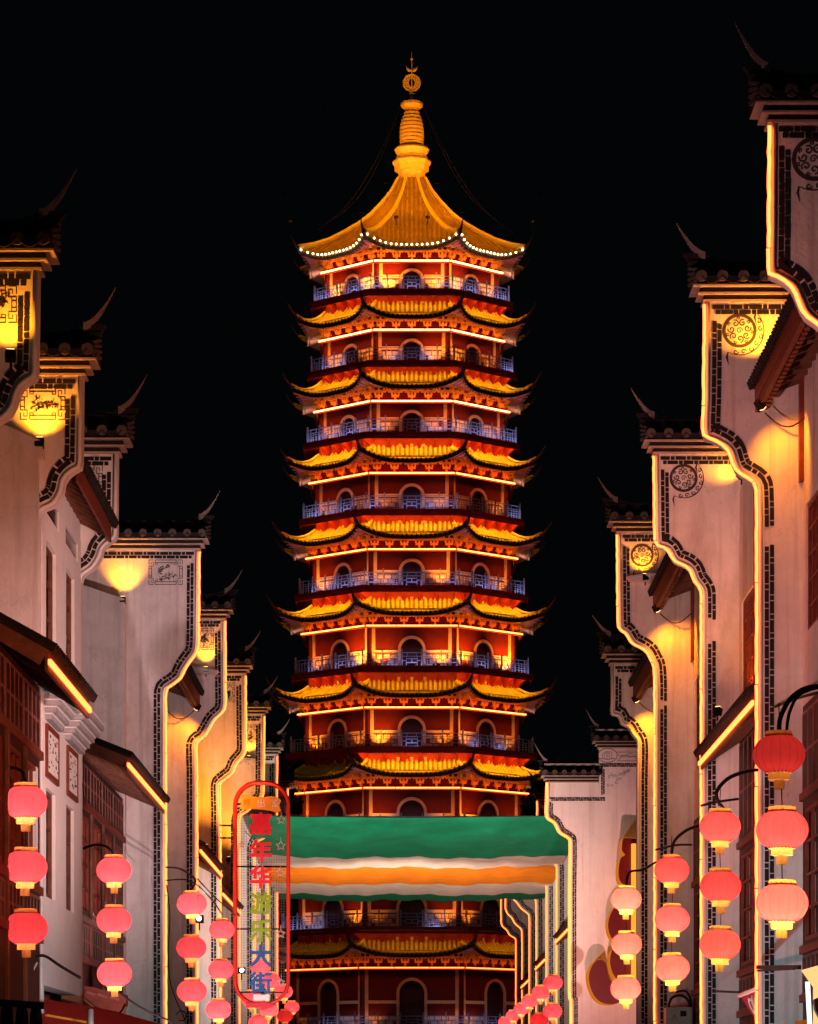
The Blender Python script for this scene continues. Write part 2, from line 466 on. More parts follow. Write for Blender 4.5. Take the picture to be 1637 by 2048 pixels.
for k in range(10):
    st = empty('storey', (0, 0, 0), pag)
    aw, ad, as_, at_ = am(a_wall[k]), am(a_deck[k]), am(a_strip[k]), am(a_tip[k])
    ae = .855 * at_; ac = .93 * at_
    zd = zf(deck_y[k], ad); zs = zf(strip_y[k], as_); zl = zf(lip_y[k], ae)
    L = .66
    # ---- roof shape of this storey
    if k == 0:
        tab = [(27, 352), (35, 368), (60, 399), (86, 425), (108, 442), (141, 462), (170, 478), (202, 490), (226, 495)]
        ai = am(27)
        tabm = [(am(u), EYE + (VY - y) * (D - .41 * am(u)) / F - .2) for u, y in tab]
        def prof(r, ai=ai, ae=ae, tabm=tabm, ac=ac, zl=zl):
            a = ai + (ac - ai) * r
            for (a0, z0), (a1, z1) in zip(tabm, tabm[1:]):
                if a <= a1: break
            z = z0 + (z1 - z0) * (a - a0) / (a1 - a0)
            zend = tabm[-1][1]
            return z - (zend - zl) * r ** 3
        zi = prof(0)
    else:
        ai = .87 * am(a_deck[k-1])
        zi = zf(lip_y[k] - 24, ai)
        def prof(r, zi=zi, zl=zl): return zi + (zl - zi) * (1 - (1 - r) ** 1.5)
    def RS(s, r, ai=ai, ae=ae, ac=ac, prof=prof, dz=0.0):
        a = ai + (ae - ai) * r + (ac - ae) * abs(s) ** 4 * r * r
        return (s * T * a, -a, prof(r) + L * abs(s) ** 3.5 * r ** 3 + dz)
    def RT(t, r, dz=0.0, RS=RS):
        s = 0.0
        for _ in range(6):
            y = RS(s, r)[1]; s = max(-1.0, min(1.0, t / (T * -y)))
        return RS(s, r, dz=dz), s
    nr = 12 if k == 0 else 4
    roof_me = MB().grid(lambda u, v: RS(u * 2 - 1, v), 20, nr).mesh('roof_slope', 'glazed_pan')
    lip = MB()
    lip.grid(lambda u, v: (RS(u*2-1, 1)[0]*1.004, RS(u*2-1, 1)[1]*1.004 + v * .03, RS(u*2-1, 1)[2] - .02 - .24 * v), 20, 1)
    lip.grid(lambda u, v: (RS(u*2-1, 1)[0]*1.004, RS(u*2-1, 1)[1]*1.004 + .03 + v * .22, RS(u*2-1, 1)[2] - .26), 20, 1)
    lip_me = lip.mesh('eave_board', 'eave_dark')
    def SF(u, v):
        s = u * 2 - 1
        o = RS(s, 1); i_ = (s * T * (as_ - .42), -(as_ - .42), zs + 1.06)
        return tuple(i_[j] * (1 - v) + (o[j] - (0.22 if j == 2 else 0)) * v for j in range(3))
    soff_me = MB().grid(SF, 20, 3).mesh('eave_soffit', 'soffit')
    raf = MB(); nraf = 22
    for q in range(nraf):
        u = (q + .5) / nraf
        p0 = Vector(SF(u, .1)); p1 = Vector(SF(u, .97)); dz = Vector((0, 0, -.05))
        raf.bar(p0 + dz, p1 + dz, .07, .1)
    raf_me = raf.mesh('rafters', 'soffit')
    # tile rows
    step = .30
    nrow = int(T * ac / step)
    ts = [q * step for q in range(-nrow, nrow + 1)]
    def tile_row(t):
        m = MB()
        rmin = 0.0
        while rmin < .96 and abs(t) > T * (-RS(1, rmin)[1]) - .06: rmin += .02
        n = max(2, int((10 if k == 0 else 4) * (1 - rmin)) + 1)
        pts = []
        for q in range(n + 1):
            r = rmin + (1 - rmin) * q / n
            p, s = RT(t, r); pts.append(Vector(p))
        pts.append(pts[-1] + (pts[-1] - pts[-2]).normalized() * .07)
        o = len(m.v)
        for p in pts:
            for dx, dz in ((-.085, -.01), (-.06, .075), (0, .11), (.06, .075), (.085, -.01)): m.v.append((p.x + dx * (1 if k else .82), p.y, p.z + dz))
        for q in range(len(pts) - 1):
            for c in range(4): m.f.append((o + q*5 + c, o + q*5 + c + 1, o + q*5 + c + 6, o + q*5 + c + 5))
        e = o + (len(pts) - 1) * 5
        m.f.append((e, e+1, e+2, e+3, e+4))
        # drip tile hanging between this row and the next
        p, s = RT(t + step / 2, 1.0)
        if abs(s) < 1:
            p = Vector(p); y = p.y - .03
            m.add([(p.x - .06, y, p.z + .02), (p.x + .06, y, p.z + .02), (p.x + .035, y, p.z - .09), (p.x, y, p.z - .13), (p.x - .035, y, p.z - .09)], [(0, 1, 2, 3, 4)])
        return m
    rows = [tile_row(t) for t in ts]
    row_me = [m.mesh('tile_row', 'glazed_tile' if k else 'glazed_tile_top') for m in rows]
    allrows = MB()
    for m in rows: allrows.add(m.v, m.f)
    all_me = allrows.mesh('tile_rows', 'glazed_tile')
    # hip ridge with upturned horn
    rp = [Vector(RS(1, r)) for r in [q / (14 if k == 0 else 5) for q in range((14 if k == 0 else 5) + 1)]]
    out = Vector((rp[-1].x, rp[-1].y, 0)).normalized()
    tip_r = at_ / math.cos(math.radians(22.5)) - Vector((rp[-1].x, rp[-1].y, 0)).length
    hz = [Vector(p) + Vector((0, 0, .12)) for p in rp]
    rid = MB(); rid.tube(hz, [.13 if k else .10 + .12 * q / len(hz) for q in range(len(hz))], 6)
    rid_me = rid.mesh('hip_ridge', 'glazed_ridge' if k == 0 else 'glazed_tile')
    hp = []
    for q in range(7):
        v = q / 6
        hp.append(rp[-1] - out * .25 * (1 - v) + out * tip_r * v + Vector((0, 0, -.05 + 1.0 * v ** 2)))
    hr = [.17, .16, .14, .11, .08, .05, .015]
    horn_me = MB().tube(hp, hr, 6).mesh('eave_horn', 'eave_dark')
    # ---- wall with arched doorway
    hw = T * aw; wo = arch_w[k]; wi = wo - .19
    zsp = zd + arch_t[k] - wo; top = zs + .75
    wl = MB()
    wl.box(-hw, -wi, -aw, -aw + .25, zd, top); wl.box(wi, hw, -aw, -aw + .25, zd, top)
    N = 12
    for q in range(N):
        a0 = math.pi - math.pi * q / N; a1 = math.pi - math.pi * (q + 1) / N
        x0, z0, x1, z1 = wi*math.cos(a0), zsp + wi*math.sin(a0), wi*math.cos(a1), zsp + wi*math.sin(a1)
        wl.add([(x0,-aw,z0),(x1,-aw,z1),(x1,-aw,top),(x0,-aw,top),(x0,-aw+.25,z0),(x1,-aw+.25,z1)], [(0,1,2,3),(0,4,5,1)])
    wall_me = wl.mesh('wall_panel', 'pagoda_red')
    dr = MB(); dr.box(-wi - .05, wi + .05, -aw + .26, -aw + .3, zd, zsp + wi + .05)
    dr.box(-.02, .02, -aw + .22, -aw + .255, zd, zsp + wi * .97)
    for x in (-wi*.5, wi*.5): dr.box(x - .02, x + .02, -aw + .235, -aw + .256, zd, zsp + wi*.8)
    door_me = dr.mesh('door', 'door_dark')
    ringp = [(-wo, zd), (-wo, zsp)] + [(-wo*math.cos(math.pi*q/N), zsp + wo*math.sin(math.pi*q/N)) for q in range(1, N)] + [(wo, zsp), (wo, zd), (wi, zd), (wi, zsp)] + [(wi*math.cos(math.pi*q/N), zsp + wi*math.sin(math.pi*q/N)) for q in range(1, N)] + [(-wi, zsp), (-wi, zd)]
    ring_me = MB().prism(ringp, -aw - .07, -aw + .02).mesh('arch_surround', 'pagoda_cream')
    pil = MB(); pil.box(hw - .36, hw - .14, -aw - .06, -aw + .01, zd, zs + .04)
    pil_me = pil.mesh('pilaster', 'pagoda_cream')
    pil2 = MB(); pil2.box(-hw + .14, -hw + .36, -aw - .06, -aw + .01, zd, zs + .04)
    pil2_me = pil2.mesh('pilaster', 'pagoda_cream')
    zdd = zd + (1.02 if k < 9 else 1.75)
    dads = []
    for sg in (-1, 1):
        dm = MB(); dm.box(sg * (wo + .004), sg * (hw - .365), -aw - .05, -aw + .01, zdd, zdd + .2)
        dads.append(dm.mesh('dado_band', 'pagoda_cream'))
    blk = MB(); rr = random.Random(k)
    for row in range(3):
        z0 = zd + .08 + row * .3
        x = wo + .03 + (.22 if row % 2 else 0)
        while x < hw - .5:
            w = .40
            x1 = min(x + w, hw - .38)
            if x1 - x > .08:
                for sg in (-1, 1):
                    if rr.random() < .93: blk.box(sg * x, sg * x1, -aw - .035, -aw + .01, z0, z0 + .25)
            x += w + .05
    blk_me = blk.mesh('block_courses', 'pagoda_cream')
    col_me = MB().lathe([(.2, zd), (.17, zd + .2), (.16, zs)], 10, (hw + .02, -aw - .06, 0)).mesh('corner_column', 'pagoda_red', True)
    frz = MB(); frz.box(-T*(as_-.46), T*(as_-.46), -(as_-.46), -(as_-.50), zs + .08, zs + 1.07)
    frz_me = frz.mesh('frieze_board', 'pagoda_red')
    bmm = MB(); bmm.box(-T*(as_-.05), T*(as_-.05), -(as_-.05), -(as_-.20), zs - .11, zs + .05); beam_me = bmm.mesh('shade_beam', 'pagoda_fascia')  # beam added to keep the tube's light off the upper wall
    sl = T * as_ * .985
    stm = MB(); nseg = 3
    for q in range(nseg):
        x0 = -sl + 2*sl*q/nseg + .02; x1 = -sl + 2*sl*(q+1)/nseg - .02
        stm.box(x0, x1, -as_ - .085, -as_ + .005, zs - .035, zs + .035)
    # balcony deck, ceiling and waist are whole octagons
    dk = MB(); dk.prism_z(octa(ad + .14), zd - .16, zd)
    dk.build('balcony_deck', 'pagoda_fascia', st)
    cb = MB(); oo, ii = octa(ad + .145), octa(ad + .125)
    for q in range(8):
        p = (q + 1) % 8; zz0, zz1 = zd - .1, zd + .075
        cb.add([(*oo[q], zz0), (*oo[p], zz0), (*oo[p], zz1), (*oo[q], zz1), (*ii[q], zz1), (*ii[p], zz1), (*ii[q], zd), (*ii[p], zd)], [(0,1,2,3), (3,2,5,4), (4,5,7,6)])
    cb.build('deck_kerb', 'pagoda_fascia', st)
    fl = MB(); oo, ii = octa(ad + .10), octa(ad + .04)
    for q in range(8):
        p = (q + 1) % 8
        zz0, zz1 = zd - .36, zd - .165
        fl.add([(*oo[q], zz0), (*oo[p], zz0), (*oo[p], zz1), (*oo[q], zz1), (*ii[q], zz0), (*ii[p], zz0), (*ii[p], zz1), (*ii[q], zz1)],
               [(0,1,2,3), (5,4,7,6), (0,4,5,1)])
    fl.build('deck_fascia', 'pagoda_fascia', st)
    ce = MB(); ce.prism_z(octa(as_ - .22), zs + .055, zs + .075)
    ce.build('gallery_ceiling', 'eave_dark', st)
    if k < 9:
        a2 = .87 * ad - .02
        zi2 = zf(lip_y[k+1] - 24, a2)
        wa = MB(); wa.prism_z(octa(a2), zi2 - .6, zd - .17); wa.build('waist_wall', 'pagoda_fascia', st)
        db = MB()
        db.prism_x([(-a2 - .0, zd - .95), (-ad + .12, zd - .3), (-ad + .12, zd - .17), (-a2, zd - .17)], -.09, .09)
        db_me = db.mesh('deck_bracket', 'pagoda_fascia')
        wv = MB(); wv.box(-.09, .09, -a2 - .04, -a2 + .01, zd - .78, zd - .52); wv_me = wv.mesh('vent_window', 'pagoda_cream')
    else:
        wa = MB(); wa.prism_z(octa(.95 * ad), 0, zd - .17); wa.build('base_wall', 'pagoda_red', st)
    npan = 5; pw = 2 * T * (ad - .16) / npan
    pan = [panel_mesh(pw, q).mesh('railing_panel', 'rail_stone') for q in (0, 1)]
    for i in FACES:
        rz = RZ(i)
        front = abs(i) <= 1
        vis = abs(i) <= 2
        o = link('roof_slope', roof_me, st, rz=rz)
        link('eave_board', lip_me, st, rz=rz); link('eave_soffit', soff_me, st, rz=rz)
        if vis:
            o = link('rafters', raf_me, st, rz=rz); o['kind'] = 'stuff'
        if (k == 0 and vis) or (1 <= k <= 7 and i == 0):
            for me in row_me: link('tile_row', me, st, rz=rz)
        elif vis:
            o = link('tile_rows', all_me, st, rz=rz); o['kind'] = 'stuff'
        link('hip_ridge', rid_me, st, rz=rz); link('eave_horn', horn_me, st, rz=rz)
        link('wall_panel', wall_me, st, rz=rz)
        link('frieze_board', frz_me, st, rz=rz)
        link('corner_column', col_me, st, rz=rz); link('shade_beam', beam_me, st, rz=rz)
        if vis:
            link('door', door_me, st, rz=rz); link('arch_surround', ring_me, st, rz=rz)
            link('pilaster', pil_me, st, rz=rz); link('pilaster', pil2_me, st, rz=rz)
            for me in dads: link('dado_band', me, st, rz=rz)
            o = link('block_courses', blk_me, st, rz=rz); o['kind'] = 'stuff'
            if front:
                sm = stm.mesh('light_tube', estr((1.0, .135, .022) if k > 2 else (1.0, .20, .05), strip_glow[k] * 2.9)); link('light_tube', sm, st, rz=rz)
            else:
                ld = bpy.data.lights.new('side_fill', 'POINT'); ld.energy = 46 - 3 * k; ld.color = (1.0, .52, .30); ld.shadow_soft_size = .15  # added fill light without a fixture, brightens side brackets and soffit
                lo = bpy.data.objects.new('side_fill', ld); COL.objects.link(lo); lo.parent = st; lo.location = face_pt(i, 0, as_ + .42, zs + .12)
            nb = 5 if k < 4 else 6 if k < 8 else 8
            br_all = MB()
            for q in range(nb):
                t = (q - (nb - 1) / 2) * (2 * T * as_ / nb)
                if front: link('bracket_set', BRACKET, st, face_pt(i, t, as_ - .46, zs + .1), rz)
                else: br_all.add([(v.co.x + t, v.co.y - as_ + .46, v.co.z + zs + .1) for v in BRACKET.vertices], [tuple(p.vertices) for p in BRACKET.polygons])
            if not front: link('bracket_row', br_all.mesh('bracket_row', 'pagoda_gold'), st, rz=rz)['kind'] = 'stuff'
            # wall washer on the balcony floor
            g_ = wall_glow[k] * (1.0 if i == 0 else R.uniform(.5, 1.3))
            wm = MB()
            for x in ((-hw + .5, -hw + 1.0), (hw - 1.0, hw - .5)):
                wm.box(x[0] + .17, x[1] - .17, -aw - .80, -aw - .70, zd + .001, zd + .04)
            link('wall_washer', wm.mesh('wall_washer', 'iron'), st, rz=rz)
            for x in ((-hw + .75, hw - .75) if front else ()):
                ld = bpy.data.lights.new('washer_light', 'SPOT'); ld.energy = g_ * R.choice((.25, .6, 1.0, 1.3)); ld.color = (1.0, .30, .03)
                ld.spot_size = math.radians(85); ld.spot_blend = .9; ld.shadow_soft_size = .05
                lo = bpy.data.objects.new('washer_light', ld); COL.objects.link(lo); lo.parent = st
                lo.location = face_pt(i, x, aw + .74, zd + .07)
                lo.rotation_euler = (face_pt(i, x * .98, aw, zd + 1.5) - Vector(lo.location)).to_track_quat('-Z', 'Y').to_euler()
            # railing
            if not front:
                rl = MB()
                for q in range(npan):
                    for mm, off in ((pan[q % 2], 0.0), (POST, -pw/2)):
                        t = (q - (npan - 1) / 2) * pw + off
                        rl.add([(v.co.x + t, v.co.y - ad + .16, v.co.z + zd) for v in mm.vertices], [tuple(p.vertices) for p in mm.polygons])
                link('railing', rl.mesh('railing', 'rail_stone'), st, rz=rz)
            for q in range(npan if front else 0):
                t = (q - (npan - 1) / 2) * pw
                link('railing_panel', pan[(q + (i == 0)) % 2], st, face_pt(i, t, ad - .16, zd), rz)
                if R.random() < led_on[k] and not (k == 6 and i == -1):
                    link('blue_spotlight', LED, st, face_pt(i, t + pw * R.uniform(-.12, .12), ad + .085, zd + .002), rz)
            for q in range(npan if front else 0):
                t = (q - npan / 2) * pw
                link('rail_post', POST, st, face_pt(i, t, ad - .16, zd), rz)
            if k < 9:
                for q in range(5 if front else 0):
                    t = (q - 2) * (2 * T * a2 / 5)
                    o = link('deck_bracket', db_me, st, face_pt(i, t + T*a2/5, 0, 0), rz)
                    if front: link('vent_window', wv_me, st, face_pt(i, t * .75, 0, 0), rz)
                # roof washer tucked behind the deck fascia, shining down on the tiles below
                rg = roof_glow[k+1, i]
                if rg > 0 and front:
                    lm = MB(); lm.box(-T*ad*.93, T*ad*.93, -ad + .10, -ad - .02, zd - .30, zd - .24)
                    link('roof_washer', lm.mesh('roof_washer', estr((1.0, .62, .07), rg)), st, rz=rz)
                    # shielded trough lamp on the roof below, lighting the waist and deck edge
                    ae2 = .855 * am(a_tip[k+1]); zl2 = zf(lip_y[k+1], ae2); ai2 = .87 * ad; r2 = .9
                    a3 = ai2 + (ae2 - ai2) * r2; z3 = zf(lip_y[k+1] - 24, ai2); z3 = z3 + (zl2 - z3) * (1 - (1 - r2) ** 1.5) + .10
                    hwid = T * a3 * .86
                    hm_ = MB(); hm_.add([(-hwid, -a3, z3), (hwid, -a3, z3), (hwid, -a3 + .03, z3 + .10), (-hwid, -a3 + .03, z3 + .10)], [(0, 1, 2, 3)])
                    link('trough_shield', hm_.mesh('trough_shield', 'glazed_tile'), st, rz=rz)
                    em_ = MB(); em_.add([(-hwid, -a3 + .02, z3 + .005), (hwid, -a3 + .02, z3 + .005), (hwid, -a3 + .042, z3 + .09), (-hwid, -a3 + .042, z3 + .09)], [(3, 2, 1, 0)])
                    link('trough_lamp', em_.mesh('trough_lamp', estr((1.0, .42, .05), rg * .6)), st, rz=rz)
    if k == 0:
        for i in (0, 1, -1):
            for q in range(17):
                s = (q - 8) / 8 * .94
                p = RS(s, 1)
                b = MB().lathe([(0, -.065), (.045, -.045), (.065, 0), (.045, .045), (0, .065)], 8).mesh('eave_bulb', 'bulb')
                pt = face_pt(i, p[0], -p[1] + .12, p[2] + .06)
                link('eave_bulb', b, st, pt)
        ztop_roof = prof(0)

# spire
sp = empty('spire', (0, 0, 0), pag)
def zs_(y): return EYE + (VY - y) * D / F
def lath(name, prof, n=24, m='spire_gold', scal=None, smooth=False):
    return MB().lathe([(max(r, .001) * PX, zs_(y)) for y, r in prof], n, scal=scal).build(name, m, sp, smooth)
lath('spire_drum', [(372, 30), (365, 26), (344, 27), (343, 34), (332, 35), (330, 37), (324, 39), (321, 37), (318, 33), (312, 30), (309, 27)], 8)
lath('lotus_ring', [(313, 27), (309, 29), (304, 33), (300, 35), (296, 32), (293, 25), (292, 20)], 48, scal=lambda a: 1 + .04 * math.sin(24 * a))
prof_b = []
for q in range(9):
    y0 = 291 - q * 7.6; rr = [24, 24, 24.3, 24.3, 24, 23, 21, 18.5, 16][q]
    prof_b += [(y0, rr), (y0 - 5.2, rr), (y0 - 5.4, rr - 3.2), (y0 - 7.5, rr - 3.2)]
prof_b += [(222, 13), (217, 13)]
lath('ringed_body', prof_b, 28)
lath('parasol_disc', [(217, 12), (215.5, 20), (210, 23), (205, 22), (203, 12), (200, 7), (197, 5), (194, 6), (191, 3.5)], 8)
lath('white_collar', [(191, 4), (189, 5.4), (187, 5.4), (185.5, 3)], 12, 'plaster_white')
lath('finial_rod', [(190, 1.0), (150, 1.0), (120, .9), (103, .25)], 6)
lath('finial_ball', [(121, .2), (120, 2), (117, 3.1), (114.5, 2), (113.5, .2)], 10, smooth=True)
wm = MB()
zc = zs_(165)
for rr, th in ((16.6, .05), (9.5, .04)):
    wm.tube([(rr*PX*math.cos(a)*(1 if rr > 10 else .75), 0, zc + rr*PX*math.sin(a)) for a in [2*math.pi*q/28 for q in range(28)]], th, 5, True)
for q in range(22):
    a = 2*math.pi*q/22; c, s = math.cos(a), math.sin(a)
    wm.bar((8*PX*c, 0, zc + 9*PX*s), (16.6*PX*c, 0, zc + 16.6*PX*s), .05, .06)
    wm.lathe([(0,-.05),(.05,0),(0,.05)], 5, (17.4*PX*c, 0, zc + 17.4*PX*s))
    a2 = a + math.pi/22
    wm.tube([(13*PX*math.cos(a2) + .06*math.cos(b), 0, zc + 13*PX*math.sin(a2) + .06*math.sin(b)) for b in [2*math.pi*w/6 for w in range(6)]], .03, 4, True)
wm.build('pierced_disc', 'spire_gold', sp)
cm = MB()
for sg in (-1, 1):
    cm.tube([(sg*x*PX, 0, zs_(y)) for x, y in ((1, 141), (4, 140.5), (7, 138.5), (9.5, 135), (11, 131.5))], [.05, .1, .11, .07, .01], 6)
cm.build('crescent', 'spire_gold', sp)
gw = MB()
for x1, y1, off in ((-185, 478, -2.5), (-150, 470, -4.5), (205, 488, -2.5), (170, 476, -4.5)):
    p0 = Vector((math.copysign(20, x1)*PX, 0, zs_(206))); p1 = Vector((x1*PX, off, zs_(y1)))
    gw.tube([p0.lerp(p1, q/10) - Vector((0, 0, 1.4*math.sin(math.pi*q/10))) for q in range(11)], .009, 4)
gw.build('stay_wire', 'iron', sp)
# floodlights on the top eave
def pag_spot(loc, target, power, angle=70):
    ld = bpy.data.lights.new('flood', 'SPOT'); ld.energy = power * 1.25; ld.color = (1.0, .38, .03)
    ld.spot_size = math.radians(angle); ld.spot_blend = .6; ld.shadow_soft_size = .15
    o = bpy.data.objects.new('flood', ld); COL.objects.link(o); o.parent = sp; o.location = loc
    o.rotation_euler = (Vector(target) - Vector(loc)).to_track_quat('-Z', 'Y').to_euler()
    m = MB(); m.box(-.14, .14, -.1, .1, -.16, -.02); m.bar((0, 0, -.16), (0, .3, -.5), .05, .05)
    link('flood_housing', m.mesh('flood_housing', 'iron'), sp, Vector(loc))
zt = zs_(495)
for sx in (-1, 1):
    pag_spot((sx * 3.2, -8.2, zt + .4), (sx*.6, 0, zs_(330)), 2600, 60)
    pag_spot((sx * 7.9, -3.2, zt + 1.0), (0, -.5, zs_(340)), 2600, 60)
    pag_spot((sx * 1.0, -7.6, zt + .2), (0, -.7, zs_(270)), 1500, 34)
    pag_spot((sx * 1.6, -9.6, zt + 1.9), (sx * 1.3, -4.6, zt + .9), 1500, 100)
    pag_spot((sx * 8.2, -5.6, zt + 2.2), (sx * 4.2, -2.8, zt + 1.0), 1500, 100)
# ------------------------------------------------------------------ stepped gable walls along both sides of the street
def clean(pts):
    out = [pts[0]]
    for p in pts[1:]:
        if (Vector(p) - Vector(out[-1])).length > 1e-4: out.append(p)
    return out
class Path:
    def __init__(s, pts):
        s.p = [Vector(q) for q in clean(pts)]; s.L = [0.0]
        for a, b in zip(s.p, s.p[1:]): s.L.append(s.L[-1] + (b - a).length)
    def at(s, l):
        l = max(0, min(l, s.L[-1]))
        for i in range(len(s.p) - 1):
            if l <= s.L[i+1] or i == len(s.p) - 2:
                t = (l - s.L[i]) / max(s.L[i+1] - s.L[i], 1e-9)
                return s.p[i].lerp(s.p[i+1], t)
    def tan(s, l): return (s.at(l + .05) - s.at(l - .05)).normalized()
    def off(s, l, o, side):
        t = s.tan(l); n = Vector((-t.y, t.x)) * side
        return s.at(l) + n * o
def brick_prism(m, path, l0, l1, o0, o1, side, y0, y1):
    n = 1
    if (path.tan(l0) - path.tan(l1)).length > .06: n = 3
    a = [path.off(l0 + (l1 - l0) * q / n, o0, side) for q in range(n + 1)]
    b = [path.off(l0 + (l1 - l0) * q / n, o1, side) for q in range(n + 1)]
    m.prism(a + b[::-1], y0, y1)
def bricks(th, path, l_start, l_end, side, d, o=.105, single=True, gaps=(), bw=.064, gap=.018):
    """two courses of dark glazed edging bricks let into the plaster, long and short in turn"""
    joined = MB()
    for c in range(2):
        o0 = o + c * (bw + gap); o1 = o0 + bw
        l = l_start + (0.0 if c == 0 else .05); long = (c == 0)
        while l < l_end - .03:
            w = (.185 if long else .07) * R.uniform(.94, 1.06); l1 = min(l + w, l_end)
            z = path.at((l + l1) / 2).y
            if not any(g0 < z < g1 for g0, g1 in gaps):
                m = MB() if single else joined
                pr = .014 + R.uniform(-.004, .004)
                brick_prism(m, path, l, l1, o0, o1, side, d - pr, d + .01)
                if single: th.part('brick', m, 'paint_black')
            l = l1 + gap; long = not long
    if not single: th.part('brick_border', joined, 'paint_black', kind='stuff')
# shared tile meshes for the wall caps: a round tile running down the slope, and the hanging drip tile beside it
SL = Vector((0, .58, .29))
def cap_tile_mesh():
    m = MB(); n = 6; r = .095
    o = 0
    for q in (0, 1):
        p = SL * q
        for c in range(n + 1):
            a = math.pi * c / n
            m.v.append((r * math.cos(a), p.y - r*.35*math.sin(a), p.z + r * math.sin(a)))
    for c in range(n): m.f.append((c, c + 1, n + 1 + c + 1, n + 1 + c))
    return m.mesh('round_tile', 'tile_dark')
def tile_disc_mesh():
    m = MB(); r = .088
    m.v = [(r*math.cos(2*math.pi*q/12), -.025, .02 + r*math.sin(2*math.pi*q/12)) for q in range(12)] + [(r*math.cos(2*math.pi*q/12), .03, .02 + r*math.sin(2*math.pi*q/12)) for q in range(12)]
    m.f = [tuple(range(12))] + [(q, q + 12, (q+1) % 12 + 12, (q+1) % 12) for q in range(12)]
    return m.mesh('tile_end', 'tile_end')
def drip_mesh():
    m = MB(); h = .165
    top = [(-h + 2*h*q/8, .0 - .0) for q in range(9)]
    pts = [(-h, .02)] + [(-h + 2*h*q/8, .02 - .115 * math.sin(math.pi*q/8)) for q in range(1, 8)] + [(h, .02)]
    m.prism(pts, -.02, .0)
    m.v = list(m.v)
    # pan of the tile behind it
    o = len(m.v)
    for q in (0, 1):
        p = SL * q
        for c in range(5):
            x = -h + 2*h*c/4
            m.v.append((x, p.y, p.z + .015 - .05 * math.sin(math.pi*c/4)))
    for c in range(4): m.f.append((o + c, o + c + 1, o + 5 + c + 1, o + 5 + c))
    # raised rim along the hanging edge
    m.tube([(p[0], -.024, p[1]) for p in pts], .012, 4)
    return m.mesh('drip_tile', 'tile_dark')
CAP_TILE = cap_tile_mesh(); CAP_DISC = tile_disc_mesh(); CAP_DRIP = drip_mesh()

def cap(th, side, xe, xo, zt, d, fine=True, scale=1.0, horn=(.26, .72)):
    """mouldings, tiled coping, ridge and upturned horn; side -1 left wall, +1 right wall; street is at -side"""
    tk = .36; s = -side      # s points to the street
    z = zt; oh = .03
    mo = []
    for nm, mt, h, ov in (('cornice_fillet', 'fillet', .036, .05), ('cornice_course', 'tile_dark', .070, .03), ('cornice_fillet', 'fillet', .028, .13), ('cornice_course', 'tile_dark', .075, .10), ('cornice_fillet', 'fillet', .024, .22)):
        m = MB(); m.box(xe + s*ov, xo, d - ov, d + tk + ov, z + .001, z + h)
        th.part(nm, m, mt); z += h
    # tiles
    z0 = z + .085
    x = xe + s * .14; n = 0; pitch = .33
    lim = abs(xo - xe) + .14
    y0 = d - .33
    nt = int(lim / pitch) + 1
    if fine:
        for q in range(nt):
            xx = xe + s * .10 - s * q * pitch
            for nm, me in (('round_tile', CAP_TILE), ('tile_end', CAP_DISC), ('drip_tile', CAP_DRIP)):
                o = link(nm, me, th.o, Vector((xx - (s * pitch / 2 if nm == 'drip_tile' else 0), y0, z0)) - th.loc)
    else:
        m = MB(); m2 = MB()
        for q in range(nt):
            xx = xe + s * .10 - s * q * pitch
            m.add([(v.co.x + xx, v.co.y + y0, v.co.z + z0) for v in CAP_TILE.vertices], [tuple(p.vertices) for p in CAP_TILE.polygons])
            m.add([(v.co.x + xx - s*pitch/2, v.co.y + y0, v.co.z + z0) for v in CAP_DRIP.vertices], [tuple(p.vertices) for p in CAP_DRIP.polygons])
            m2.add([(v.co.x + xx, v.co.y + y0, v.co.z + z0) for v in CAP_DISC.vertices], [tuple(p.vertices) for p in CAP_DISC.polygons])
        th.part('coping_tiles', m, 'tile_dark', kind='stuff'); th.part('tile_ends', m2, 'tile_end', kind='stuff')
    bs = MB(); xs = xe + s * .22
    yb = d + tk + .33
    bs.prism_x([(d - .25, z), (d + .16, z + .32), (d + .26, z + .32), (yb, z)], xo, xs)
    th.part('coping_core', bs, 'tile_dark')
    # end tiles looking at the street
    em = MB()
    for q in range(4):
        em.bar((xs - s*.04, d - .24 + q*.03, z + .03 + q*.07), (xs + s*.03, d + .2, z + .07 + q*.09), .05, .05)
    th.part('end_tiles', em, 'tile_end')
    zr = z + .32
    rd = MB()
    rd.box(xs + s*.02, xo, d + .12, d + .30, zr - .02, zr + .09); rd.box(xs + s*.05, xo, d + .09, d + .33, zr + .091, zr + .12)
    # sweep of stacked tiles under the horn
    for q in range(4):
        rd.box(xs + s*(.05 + .025*q), xs - s*(.55 - .13*q), d + .14, d + .28, zr + .121 + q*.032, zr + .121 + q*.032 + .028)
    th.part('coping_ridge', rd, 'tile_dark')
    hm = MB(); pts = []; n = 9
    for q in range(n + 1):
        v = q / n
        pts.append(Vector((xs - s*.22 + s*(.22 + horn[0]) * v, d + .2, zr + .20 + .05*v + horn[1] * .78 * v ** 1.6)))
    o = len(hm.v)
    for q, p in enumerate(pts):
        v = q / n; w = .13 * (1 - v) ** .8 + .012; t = .06 * (1 - v) + .015
        for dy, dz in ((-t, -w*.5), (t, -w*.5), (t, w*.5), (-t, w*.5)): hm.v.append((p.x, p.y + dy, p.z + dz))
    for q in range(n):
        for c in range(4): hm.f.append((o + q*4 + c, o + q*4 + (c+1) % 4, o + q*4 + 4 + (c+1) % 4, o + q*4 + 4 + c))
    hm.f.append((o, o+3, o+2, o+1)); e = o + n*4; hm.f.append((e, e+1, e+2, e+3))
    th.part('horn', hm, 'horn_stone')
    return zr

